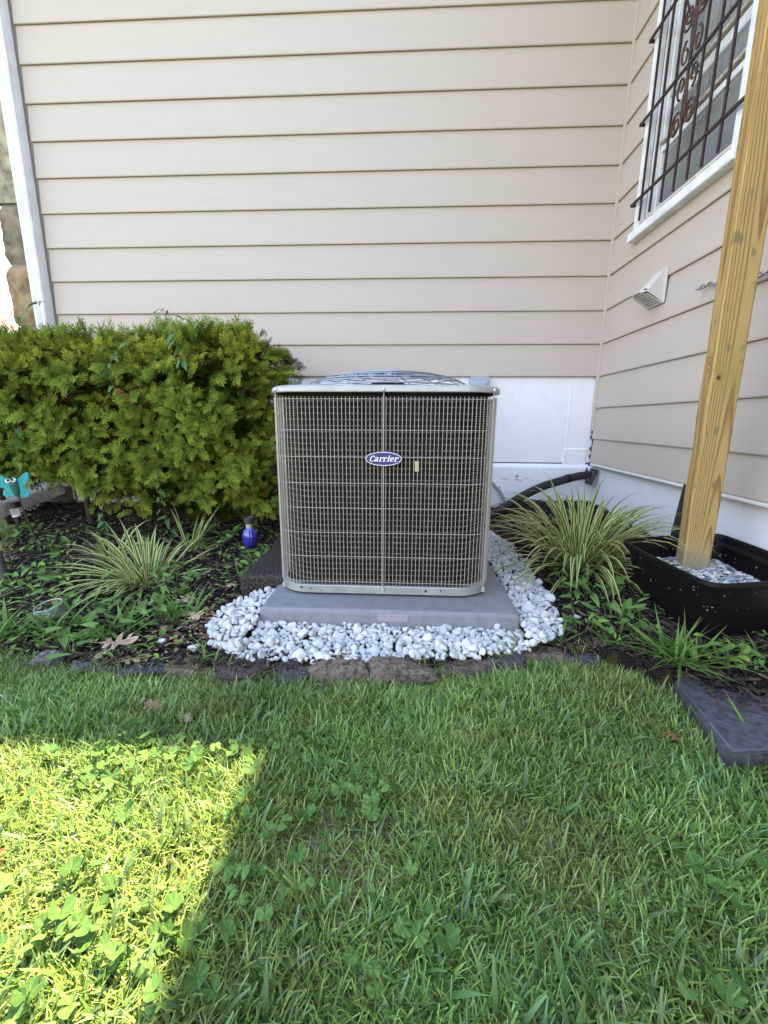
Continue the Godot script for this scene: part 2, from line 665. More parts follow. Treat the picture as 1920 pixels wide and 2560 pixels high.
# ---------------------------------------------------------------- house
func siding_board(along: Vector3, start: Vector3, face: Vector3, length: float, yb: float, yt: float, row_b: float) -> ArrayMesh:
	# a lapped board: thin at its top edge, standing proud at its butt, with a small lip turned under
	var mb := MB.new()
	var off := func(y: float) -> float: return 0.004 + 0.0125 * clampf((row_b + ROW - y) / ROW, 0.0, 1.1)
	var prof := [Vector2(0.0, yt), Vector2(off.call(yt), yt), Vector2(off.call(yb + 0.006), yb + 0.006), Vector2(off.call(yb + 0.006) - 0.0015, yb + 0.001), Vector2(off.call(yb) - 0.004, yb), Vector2(0.0, yb + 0.001)]
	var c := start + along * length * 0.5 + face * 0.004 + Vector3.UP * ((yb + yt) * 0.5)
	var cnt := prof.size()
	for i in cnt:
		var a: Vector2 = prof[i]
		var b: Vector2 = prof[(i + 1) % cnt]
		var pa := start + face * a.x + Vector3.UP * a.y
		var pb := start + face * b.x + Vector3.UP * b.y
		mb.poly(PackedVector3Array([pa, pb, pb + along * length, pa + along * length]), c)
	for e in 2:
		var q := PackedVector3Array()
		for a in prof:
			q.append(start + face * a.x + Vector3.UP * a.y + along * length * e)
		mb.poly(q, c)
	return mb.done(MS.siding)

func build_house() -> void:
	var h := thing("house", "house with beige lap siding over a white painted foundation", "house")
	# structural walls behind the boards (with thickness)
	var core := MB.new()
	core.box(Vector3(-0.72, 2.52, -0.125), Vector3(3.9, 2.98, 0.25))
	part(h, "back_wall", core.done(mat(Color(0.22, 0.19, 0.17), 0.9)))
	var y := ROW_TOP - 9 * ROW
	while y < WALL_H - 0.02:
		part(h, "siding_board", siding_board(Vector3.RIGHT, Vector3(-2.398, 0, 0.0), Vector3.BACK, 3.678, y, minf(y + ROW - 0.001, WALL_H), y))
		y += ROW
	# side wing with a window opening
	var w0 := 0.345
	var w1 := 1.035
	var wb := 1.80
	var wt := 3.30
	var wing := MB.new()
	wing.box(Vector3(WX + 0.075, 2.235, (w0 - 0.25) * 0.5 - 0.0), Vector3(0.15, 3.51, w0 + 0.25))
	wing.box(Vector3(WX + 0.075, 2.235, (w1 + 6.0) * 0.5), Vector3(0.15, 3.51, 6.0 - w1))
	wing.box(Vector3(WX + 0.075, (0.48 + wb) * 0.5, (w0 + w1) * 0.5), Vector3(0.15, wb - 0.48, w1 - w0))
	wing.box(Vector3(WX + 0.075, (wt + 3.99) * 0.5, (w0 + w1) * 0.5), Vector3(0.15, 3.99 - wt, w1 - w0))
	part(h, "side_wall", wing.done(MS.dark))
	y = ROW_TOP - 12 * ROW + 0.04
	var first := true
	var k := 12
	while k >= -5:
		var yb := ROW_TOP - k * ROW
		var yt := minf(yb + ROW - 0.001, WALL_H)
		var lo := yb + (0.042 if k == 12 else 0.0)
		if yt > 1.72 and lo < 3.34:
			part(h, "siding_board", siding_board(Vector3.BACK, Vector3(WX, 0, 0.022), Vector3.LEFT, 0.285, lo, yt, yb))
			part(h, "siding_board", siding_board(Vector3.BACK, Vector3(WX, 0, 1.073), Vector3.LEFT, 4.9, lo, yt, yb))
			if lo < 1.72:
				part(h, "siding_board", siding_board(Vector3.BACK, Vector3(WX, 0, 0.3075), Vector3.LEFT, 0.765, lo, 1.755, yb))
		else:
			part(h, "siding_board", siding_board(Vector3.BACK, Vector3(WX, 0, 0.022), Vector3.LEFT, 5.95, lo, yt, yb))
		k -= 1
	# inside corner strip and starter strip
	var cs := MB.new()
	cs.box(Vector3(WX - 0.012, 2.33, 0.014), Vector3(0.024, 3.3, 0.024), 0.003)
	part(h, "corner_trim", cs.done(MS.siding))
	var sp := MB.new()
	sp.box(Vector3(WX - 0.012, 0.456, 3.0), Vector3(0.024, 0.014, 5.9), 0.003)
	part(h, "starter_strip", sp.done(triplanar(mat(Color(0.70, 0.68, 0.63), 0.5), 1.0, null, null)))
	# foundation: upper wall, projecting lower course with a sloped top, and the side wall's foundation
	var f := MB.new()
	f.box(Vector3(-0.66, 0.745, -0.135), Vector3(4.0, 0.57, 0.26), 0.0)
	part(h, "foundation_wall", f.done(MS.foundation))
	var fl := MB.new()
	var prof := [Vector2(-0.26, -0.1), Vector2(0.02, -0.1), Vector2(0.02, 0.425), Vector2(0.012, 0.44), Vector2(-0.006, 0.452), Vector2(-0.26, 0.452)]
	var ctr := Vector3(-0.66, 0.2, -0.12)
	for i in prof.size():
		var a: Vector2 = prof[i]
		var b: Vector2 = prof[(i + 1) % prof.size()]
		# split along the length so that the course is slightly uneven
		var n := 24
		for s in n:
			var xa := -2.66 + 3.98 * s / n
			var xb := -2.66 + 3.98 * (s + 1) / n
			var ja := 0.004 * relief.get_noise_1d(xa * 5.0)
			var jb := 0.004 * relief.get_noise_1d(xb * 5.0)
			var za := a.x + (ja if a.x > 0.0 else 0.0)
			var zb := a.x + (jb if a.x > 0.0 else 0.0)
			var zc := b.x + (jb if b.x > 0.0 else 0.0)
			var zd := b.x + (ja if b.x > 0.0 else 0.0)
			fl.poly(PackedVector3Array([Vector3(xa, a.y, za), Vector3(xb, a.y, zb), Vector3(xb, b.y, zc), Vector3(xa, b.y, zd)]), Vector3((xa + xb) * 0.5, 0.2, -0.12))
	part(h, "foundation_footing", fl.done(MS.foundation))
	var fs := MB.new()
	fs.box(Vector3(WX + 0.09, 0.185, 3.02), Vector3(0.14, 0.575, 5.96), 0.0)
	part(h, "side_foundation", fs.done(MS.foundation))
	# patched block and raised mortar lines near the corner
	var pt := MB.new()
	pt.box(Vector3(1.17, 0.50, -0.003), Vector3(0.155, 0.115, 0.012), 0.004)
	pt.box(Vector3(1.105, 0.77, -0.007), Vector3(0.010, 0.42, 0.010), 0.003)
	part(h, "foundation_patch", pt.done(MS.foundation))
	# crumbled dark joint in the corner under the side wall
	for i in 9:
		var yy := 0.46 + 0.055 * i
		part(h, "mortar_crumb", stone_mesh(500 + i, Vector3(0.008, 0.016, 0.008), 5, MS.bark, 5, 6), Vector3(WX - 0.008 + rr(-0.006, 0.004), yy + rr(-0.015, 0.015), 0.006))
	# chipped paint on the footing
	var chip := mat(Color(0.32, 0.32, 0.36), 0.9)
	for q in [[0.78, 0.365, 0.018, 0.022], [0.79, 0.34, 0.05, 0.006], [0.70, 0.345, 0.055, 0.004], [0.845, 0.352, 0.04, 0.003], [0.665, 0.285, 0.012, 0.012]]:
		var cp := MB.new()
		cp.box(Vector3(q[0], q[1], 0.0215), Vector3(q[2], q[3], 0.006), 0.002, Basis(Vector3.BACK, rr(-0.2, 0.2)))
		part(h, "paint_chip", cp.done(chip))
	build_window(h, w0, w1, wb, wt)
	# stone facing at the front corner of the house
	var stones := [[0.0, 0.55, 0.05], [0.55, 0.98, -0.015], [0.98, 1.36, 0.02], [1.36, 1.74, 0.01], [1.74, 2.10, -0.012], [2.10, 2.72, 0.02], [2.72, 3.3, -0.01], [3.3, 4.0, 0.0]]
	var tints := [Color(0.22, 0.19, 0.17), Color(0.25, 0.22, 0.19), Color(0.24, 0.22, 0.20), Color(0.34, 0.26, 0.17), Color(0.25, 0.22, 0.17), Color(0.42, 0.40, 0.31), Color(0.26, 0.25, 0.25), Color(0.38, 0.34, 0.26)]
	for i in stones.size():
		var s: Array = stones[i]
		var sm := triplanar(mat(tints[i], 0.95, 0.0, 0.2), 2.0, noise_tex(0.012, [[0.1, Color(0.62, 0.6, 0.58)], [0.45, Color(0.88, 0.85, 0.80)], [0.8, Color(1, 0.98, 0.94)]], 70 + i % 3, 256), bump_tex(0.03, 5.0, 80 + i % 3, 256), 0.6)
		var rows := []
		var cnt := 14
		var loops := []
		for j in 15:
			var yy: float = lerpf(s[0] + 0.005, s[1] - 0.005, j / 14.0)
			var inset := 0.012 if j == 0 or j == 14 else (0.004 if j == 1 or j == 13 else 0.0)
			var lp := PackedVector3Array()
			for q in rrect(-2.572, -0.19, 0.120 - inset, 0.23 - inset, 0.03, yy, 5):
				var d: float = 0.012 * relief.get_noise_3d(q.x * 14.0, q.y * 9.0, q.z * 14.0) + 0.007 * relief.get_noise_3d(q.x * 40.0, q.y * 34.0 + 9.0, q.z * 40.0) + s[2] * 0.4
				lp.append(q + Vector3(-d, 0, d))
			loops.append(lp)
		var mb := MB.new()
		mb.bands(loops, Vector3(-2.572, (s[0] + s[1]) * 0.5, -0.19), Color.WHITE, true)
		mb.cap(loops[0], Vector3.DOWN)
		mb.cap(loops[14], Vector3.UP)
		part(h, "facing_stone", mb.done(sm))
	var mort := MB.new()
	mort.box(Vector3(-2.55, 2.0, -0.18), Vector3(0.21, 4.0, 0.40))
	part(h, "mortar", mort.done(mat(Color(0.20, 0.19, 0.185), 0.95)))
	# roof: eaves over both walls, slopes rising away from them
	var roof := MB.new()
	var ra := PackedVector3Array([Vector3(-3.0, 4.0, 0.35), Vector3(0.93, 4.0, 0.35), Vector3(0.93, 6.0, -4.5), Vector3(-3.0, 6.0, -4.5)])
	var rb := PackedVector3Array([Vector3(0.93, 4.0, 6.3), Vector3(0.93, 4.0, -4.5), Vector3(6.0, 6.2, -4.5), Vector3(6.0, 6.2, 6.3)])
	for q in [ra, rb]:
		var up := PackedVector3Array()
		for p in q:
			up.append(p + Vector3(0, 0.16, 0))
		var c: Vector3 = (q[0] + up[2]) * 0.5
		roof.poly(q, c)
		roof.poly(up, c)
		for i in 4:
			roof.poly(PackedVector3Array([q[i], q[(i + 1) % 4], up[(i + 1) % 4], up[i]]), c)
	part(h, "roof", roof.done(mat(Color(0.10, 0.095, 0.09), 0.9)))
	var sf := MB.new()
	sf.box(Vector3(-0.85, 3.985, 0.165), Vector3(3.56, 0.02, 0.33))
	sf.box(Vector3(1.10, 3.985, 3.3), Vector3(0.32, 0.02, 5.9))
	part(h, "soffit", sf.done(MS.white))
	# the rest of the walls, so that the house is closed
	var rest := MB.new()
	rest.box(Vector3(-2.5, 2.0, -2.5), Vector3(0.2, 4.0, 4.2))
	rest.box(Vector3(1.0, 2.5, -4.5), Vector3(8.0, 5.0, 0.2))
	rest.box(Vector3(5.4, 2.6, 1.0), Vector3(0.2, 5.2, 10.0))
	rest.box(Vector3(3.4, 2.3, 5.95), Vector3(4.0, 4.6, 0.1))
	part(h, "far_walls", rest.done(MS.siding))

func build_window(h: Node3D, w0: float, w1: float, wb: float, wt: float) -> void:
	var win := Node3D.new()
	win.name = "window"
	h.add_child(win)
	var fr := MB.new()
	# casing boards round the opening
	fr.box(Vector3(WX - 0.016, (1.766 + 3.36) * 0.5, 0.326), Vector3(0.034, 3.36 - 1.766, 0.052), 0.004)
	fr.box(Vector3(WX - 0.016, (1.766 + 3.36) * 0.5, 1.050), Vector3(0.034, 3.36 - 1.766, 0.046), 0.004)
	fr.box(Vector3(WX - 0.016, 3.325, 0.688), Vector3(0.034, 0.07, 0.67), 0.004)
	# jambs with a stepped track
	for s in [[0.352, 1.0], [1.027, -1.0]]:
		for q in [[0.02, 0.02, 0.0], [0.055, 0.026, 0.012], [0.095, 0.022, 0.006]]:
			fr.box(Vector3(WX + q[0], 2.57, s[0] + s[1] * q[2] * 0.5), Vector3(0.034, 1.52, 0.012 + q[2]), 0.002)
	part(win, "frame", fr.done(MS.white))
	var sl := MB.new()
	sl.box(Vector3(WX - 0.028, 1.743, 0.690), Vector3(0.058, 0.046, 0.79), 0.004)
	part(win, "sill", sl.done(MS.white))
	var s2 := MB.new()
	s2.box(Vector3(WX + 0.03, 1.790, 0.690), Vector3(0.12, 0.028, 0.668), 0.003, Basis(Vector3.BACK, 0.12))
	part(win, "sill_ledge", s2.done(MS.trim_dirty))
	# rails of the sashes
	for q in [[1.825, 0.036, 0.030, 0], [2.135, 0.030, 0.050, 0], [2.168, 0.016, 0.038, 1], [2.335, 0.050, 0.075, 0], [2.375, 0.020, 0.060, 1]]:
		var r := MB.new()
		r.box(Vector3(WX + q[2], q[0], 0.690), Vector3(0.030, q[1], 0.655), 0.003)
		part(win, "sash_rail", r.done(MS.white if q[3] == 0 else MS.trim_dirty))
	var gm := mat(Color(0.9, 0.95, 0.95), 0.03, 0.0, 0.15)
	gm.albedo_color.a = 0.12
	gm.transparency = BaseMaterial3D.TRANSPARENCY_ALPHA
	for q in [[1.845, 2.12, 0.045], [2.178, 2.31, 0.052], [2.387, 3.28, 0.072]]:
		var g := MB.new()
		g.box(Vector3(WX + q[2], (q[0] + q[1]) * 0.5, 0.690), Vector3(0.004, q[1] - q[0], 0.645))
		part(win, "pane", g.done(gm))
	# insect screen of fine dark mesh behind the lower pane, a pale blind behind the upper one
	var sc := MB.new()
	sc.box(Vector3(WX + 0.068, 2.0, 0.69), Vector3(0.002, 0.42, 0.65))
	part(win, "insect_screen", sc.done(mat(Color(0.016, 0.017, 0.019), 0.7)))
	var bl := MB.new()
	for i in 24:
		var z := 0.375 + 0.028 * i
		bl.box(Vector3(WX + 0.17 + 0.006 * sin(i * 1.9), 2.78, z), Vector3(0.012, 1.02, 0.03), 0.005)
	part(win, "curtain", bl.done(mat(Color(0.20, 0.205, 0.21), 0.9)))
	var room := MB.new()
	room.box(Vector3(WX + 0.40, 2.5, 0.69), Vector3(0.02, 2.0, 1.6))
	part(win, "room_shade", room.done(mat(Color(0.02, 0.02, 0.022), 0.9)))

# ---------------------------------------------------------------- air conditioner
const UX := -0.0785
const UZ := 1.148
const UH := 0.4075

func build_air_conditioner() -> void:
	var u := thing("air_conditioner", "grey outdoor air conditioner with wire guard on a plastic pad", "air conditioner")
	# base pan
	var bp := MB.new()
	var lo := []
	for q in [[0.392, 0.112], [0.400, 0.115], [0.400, 0.141], [0.397, 0.144], [0.385, 0.144], [0.383, 0.130]]:
		lo.append(rrect(UX, UZ, q[0], q[0], 0.125, q[1], 10))
	bp.bands(lo.slice(0, 4), Vector3(UX, 0.13, UZ))
	bp.bands(lo.slice(3), Vector3(UX, 0.0, UZ))
	bp.cap(lo[0], Vector3.DOWN)
	bp.cap(lo[5], Vector3.UP)
	var pan := part(u, "base_pan", bp.done(MS.unit_paint))
	var hm := mat(Color(0.01, 0.01, 0.01), 0.9)
	for q in [[-0.30, 0.134, 0.004], [-0.265, 0.131, 0.003], [-0.225, 0.124, 0.002], [0.003, 0.127, 0.004], [0.16, 0.130, 0.005], [0.215, 0.133, 0.003]]:
		var hole := MB.new()
		var pth := PackedVector3Array([Vector3(UX + q[0] + 0.0, q[1], UZ + 0.4), Vector3(UX + q[0], q[1], UZ + 0.4012)])
		hole.tube(pth, q[2], q[2], 8)
		part(pan, "punched_hole", hole.done(hm))
	for q in [[-0.22, -0.22], [0.22, -0.22], [-0.22, 0.22], [0.22, 0.22]]:
		var ft := MB.new()
		ft.box(Vector3(UX + q[0], 0.1085, UZ + q[1]), Vector3(0.08, 0.007, 0.08))
		part(u, "foot", ft.done(MS.black_plastic))
	# coil: dark block of fins with tube rows
	var cm := mat(Color(0.105, 0.085, 0.050), 0.8, 0.0, 0.2)
	var im := Image.create(256, 256, false, Image.FORMAT_RGB8)
	var dat := PackedByteArray()
	dat.resize(256 * 256 * 3)
	var g := RandomNumberGenerator.new()
	g.seed = 5
	for yy in 256:
		for xx in 256:
			var vv := 0.55 + 0.45 * sin(xx * TAU / 4.0) * (0.6 + 0.4 * sin(yy * TAU / 8.0))
			vv *= 0.75 + 0.25 * g.randf()
			var o := (yy * 256 + xx) * 3
			dat[o] = int(clampf(vv * 235.0, 0, 255)); dat[o + 1] = int(clampf(vv * 225.0, 0, 255)); dat[o + 2] = int(clampf(vv * 205.0, 0, 255))
	im = Image.create_from_data(256, 256, false, Image.FORMAT_RGB8, dat)
	triplanar(cm, 3.0, ImageTexture.create_from_image(im), null)
	var cb := MB.new()
	cb.bands([rrect(UX, UZ, 0.378, 0.378, 0.15, 0.150, 12), rrect(UX, UZ, 0.378, 0.378, 0.15, 0.842, 12)], Vector3(UX, 0.5, UZ))
	var coil := part(u, "coil", cb.done(cm))
	var inner := MB.new()
	inner.bands([rrect(UX, UZ, 0.335, 0.335, 0.08, 0.150, 8), rrect(UX, UZ, 0.335, 0.335, 0.08, 0.826, 8)], Vector3(UX, 0.5, UZ), Color.WHITE, false, true)
	part(coil, "coil_back", inner.done(cm))
	var tm := triplanar(mat(Color(0.17, 0.145, 0.095), 0.6, 0.1), 6.0, noise_tex(0.02, [[0.25, grey(0.25)], [0.6, grey(0.8)], [0.8, grey(1.0)]], 33, 256), null)
	for i in 32:
		var rg := MB.new()
		rg.tube(rrect(UX, UZ, 0.3788, 0.3788, 0.15, 0.160 + 0.0208 * i, 8), 0.0026, 0.0026, 5, false, Color.WHITE, true)
		part(coil, "coil_tube", rg.done(tm))
	var tg := MB.new()
	tg.box(Vector3(0.040, 0.585, UZ + 0.3815), Vector3(0.014, 0.036, 0.0016), 0.0004)
	part(coil, "paper_tag", tg.done(mat(Color(0.62, 0.55, 0.30), 0.8)), Vector3.ZERO, "small pale yellow tag on the coil behind the wires")
	# curved bends of the coil show as fine bright fins on the two front corners
	var fm := mat(Color(0.22, 0.20, 0.14), 0.6, 0.1)
	for s in [0, 1]:
		fm = mat(Color(0.20, 0.18, 0.115) if s == 0 else Color(0.085, 0.075, 0.05), 0.6, 0.1)
		var fin := MB.new()
		for i in 82:
			var y := 0.156 + 0.0081 * i
			var arc := PackedVector3Array()
			for k in 6:
				var a := (0.06 + 0.25 * k / 5.0) * PI if s == 0 else (0.66 + 0.28 * k / 5.0) * PI
				var cxx := UX + (0.228 if s == 0 else -0.228)
				arc.append(Vector3(cxx + 0.1515 * cos(a), y, UZ + 0.228 + 0.1515 * sin(a)))
			fin.tube(arc, 0.0011, 0.0011, 3, false)
		part(coil, "bend_fins", fin.done(fm)).set_meta("kind", "stuff")
	# service panel at the far right corner
	var sp := MB.new()
	sp.box(Vector3(UX + 0.386, 0.49, UZ - 0.26), Vector3(0.012, 0.66, 0.16), 0.003)
	part(u, "service_panel", sp.done(MS.unit_paint))
	# wire guard
	var gd := Node3D.new()
	gd.name = "wire_guard"
	u.add_child(gd)
	var ring := MB.new()
	ring.tube(rrect(0, 0, 0.393, 0.393, 0.095, 0.0, 8), 0.0012, 0.0012, 5, false, Color.WHITE, true)
	var ringm := ring.done(MS.wire)
	for y in [0.811, 0.708, 0.616, 0.5245, 0.435, 0.3445, 0.2547, 0.157]:
		part(gd, "guard_ring", ringm, Vector3(UX, y, UZ))
	var vw := MB.new()
	vw.tube(PackedVector3Array([Vector3(0, 0.148, 0), Vector3(0, 0.819, 0)]), 0.00125, 0.00125, 5)
	var vwm := vw.done(MS.wire)
	var loop := rrect(UX, UZ, 0.395, 0.395, 0.097, 0.0, 16)
	var total := 0.0
	for i in loop.size():
		total += loop[i].distance_to(loop[(i + 1) % loop.size()])
	var cnt := 218
	var want := 0.0
	var run := 0.0
	for i in loop.size():
		var a := loop[i]
		var b := loop[(i + 1) % loop.size()]
		var l := a.distance_to(b)
		while want <= run + l and l > 0.0:
			part(gd, "guard_wire", vwm, a.lerp(b, (want - run) / l))
			want += total / cnt
		run += l
	# tie rods that clamp cap and base together
	for q in [Vector2(UX - 0.372, UZ + 0.372), Vector2(UX + 0.003, UZ + 0.402), Vector2(UX + 0.372, UZ + 0.372), Vector2(UX + 0.372, UZ - 0.372), Vector2(UX - 0.372, UZ - 0.372)]:
		var rod := MB.new()
		rod.tube(PackedVector3Array([Vector3(q.x, 0.128, q.y), Vector3(q.x, 0.835, q.y)]), 0.0018, 0.0018, 7)
		var rp := part(u, "tie_rod", rod.done(MS.wire))
		var clip := MB.new()
		clip.box(Vector3(q.x, 0.132, q.y + 0.002), Vector3(0.012, 0.018, 0.006), 0.001)
		part(rp, "clip", clip.done(MS.wire))
	# cap
	var cp := MB.new()
	var cl := []
	for q in [[0.400, 0.833], [0.4075, 0.833], [0.4085, 0.836], [0.4075, 0.848], [0.402, 0.854], [0.395, 0.857]]:
		cl.append(rrect(UX, UZ, q[0], q[0], 0.13, q[1], 12))
	cp.bands(cl, Vector3(UX, 0.80, UZ), Color.WHITE, false)
	var top := []
	for s in 5:
		var t := s / 4.0
		var lp := PackedVector3Array()
		for i in cl[5].size():
			var p: Vector3 = cl[5][i]
			var d := Vector3(p.x - UX, 0, p.z - UZ)
			var q := Vector3(UX, lerpf(0.857, 0.862, t), UZ) + d.normalized() * lerpf(d.length(), 0.335, t)
			lp.append(q)
		top.append(lp)
	cp.bands(top, Vector3(UX, 0.5, UZ), Color.WHITE, true)
	var cap_part := part(u, "top_cap", cp.done(MS.unit_paint))
	for q in [Vector3(UX - 0.372, 0.841, UZ + 0.376), Vector3(UX + 0.003, 0.841, UZ + 0.4085), Vector3(UX + 0.372, 0.841, UZ + 0.376)]:
		var sc := MB.new()
		lathe(sc, [Vector2(0.006, 0.0), Vector2(0.006, 0.002), Vector2(0.0045, 0.004), Vector2(0.002, 0.005)], 8)
		var so := part(cap_part, "screw", sc.done(MS.galv), q)
		so.rotation.x = PI / 2
	# fan well, motor and grille
	var well := MB.new()
	well.bands([circle(Vector3(UX, 0.862, UZ), 0.335, 36), circle(Vector3(UX, 0.70, UZ), 0.325, 36)], Vector3(UX, 0.8, UZ), Color.WHITE, false, true)
	well.cap(circle(Vector3(UX, 0.70, UZ), 0.325, 36), Vector3.UP)
	part(u, "fan_well", well.done(MS.dark))
	var motor := MB.new()
	lathe(motor, [Vector2(0.075, 0.74), Vector2(0.085, 0.885), Vector2(0.06, 0.900)], 18, Vector3(UX, 0, UZ))
	part(u, "fan_motor", motor.done(MS.black_plastic))
	for k in 3:
		var fb := MB.new()
		var rows := []
		var cc := []
		for j in 6:
			var rr_ := lerpf(0.06, 0.31, j / 5.0)
			var line := PackedVector3Array()
			for i in 4:
				var a := TAU * k / 3.0 + (i - 1.5) * 0.28
				line.append(Vector3(UX + rr_ * cos(a), 0.79 + 0.03 * (i - 1.5), UZ + rr_ * sin(a)))
			rows.append(line)
			cc.append(PackedColorArray([Color.WHITE, Color.WHITE, Color.WHITE, Color.WHITE]))
		fb.sheet(rows, cc)
		part(u, "fan_blade", fb.done(MS.galv))
	var gr := Node3D.new()
	gr.name = "fan_grille"
	u.add_child(gr)
	var dome := func(r: float) -> float: return 0.864 + 0.072 * pow(maxf(0.0, 1.0 - pow(r / 0.345, 2.4)), 0.62)
	var r := 0.342
	while r > 0.03:
		var rg := MB.new()
		rg.tube(circle(Vector3(UX, dome.call(r) , UZ), r, 48), 0.0024, 0.0024, 5, false, Color.WHITE, true)
		part(gr, "grille_ring", rg.done(MS.steel_rings))
		r -= 0.02 if r > 0.32 else 0.040
	for k in 12:
		var a := TAU * (k + 0.25 * 3.0) / 12.0
		var pth := PackedVector3Array()
		for i in 12:
			var q := lerpf(0.02, 0.342, i / 11.0)
			pth.append(Vector3(UX + q * cos(a), dome.call(q) - 0.003, UZ + q * sin(a)))
		var sk := MB.new()
		sk.tube(pth, 0.0028 if k == 6 else 0.0022, 0.0022, 5)
		part(gr, "grille_spoke", sk.done(MS.steel_rings))
	# oval name plate with raised rim and lettering
	var bz := UZ + 0.4005
	var pl := MB.new()
	var ell := func(a: float, b: float, z: float) -> PackedVector3Array:
		var p := PackedVector3Array()
		for i in 48:
			var t := TAU * i / 48.0
			p.append(Vector3(a * cos(t), b * sin(t), z))
		return p
	pl.bands([ell.call(0.0640, 0.0255, 0.0), ell.call(0.0640, 0.0255, 0.0055), ell.call(0.0628, 0.0243, 0.0068)], Vector3.ZERO)
	pl.cap(ell.call(0.0628, 0.0243, 0.0068), Vector3.BACK)
	pl.cap(ell.call(0.0640, 0.0255, 0.0), Vector3.FORWARD)
	var badge := part(u, "name_badge", pl.done(mat(Color(0.030, 0.022, 0.14), 0.35)), Vector3(UX + 0.0035, 0.612, bz), "dark blue oval name plate with white italic lettering")
	var rim := MB.new()
	rim.bands([ell.call(0.0622, 0.0237, 0.0066), ell.call(0.0620, 0.0235, 0.0078), ell.call(0.0600, 0.0217, 0.0078), ell.call(0.0598, 0.0215, 0.0066)], Vector3(0, 0, -1.0))
	var wm := mat(Color(0.85, 0.85, 0.88), 0.4)
	part(badge, "rim", rim.done(wm))
	var fnt := SystemFont.new()
	fnt.font_names = PackedStringArray(["Droid Serif"])
	fnt.font_weight = 700
	var tx := TextMesh.new()
	tx.text = "Carrier"
	tx.font = fnt
	tx.font_size = 32
	tx.pixel_size = 0.00082
	tx.depth = 0.0016
	var arr := tx.get_mesh_arrays()
	var vs: PackedVector3Array = arr[Mesh.ARRAY_VERTEX]
	for i in vs.size():
		vs[i].x += 0.30 * vs[i].y
	arr[Mesh.ARRAY_VERTEX] = vs
	var lm := ArrayMesh.new()
	lm.add_surface_from_arrays(Mesh.PRIMITIVE_TRIANGLES, arr)
	lm.surface_set_material(0, wm)
	part(badge, "lettering", lm, Vector3(0.001, 0.0, 0.0080))

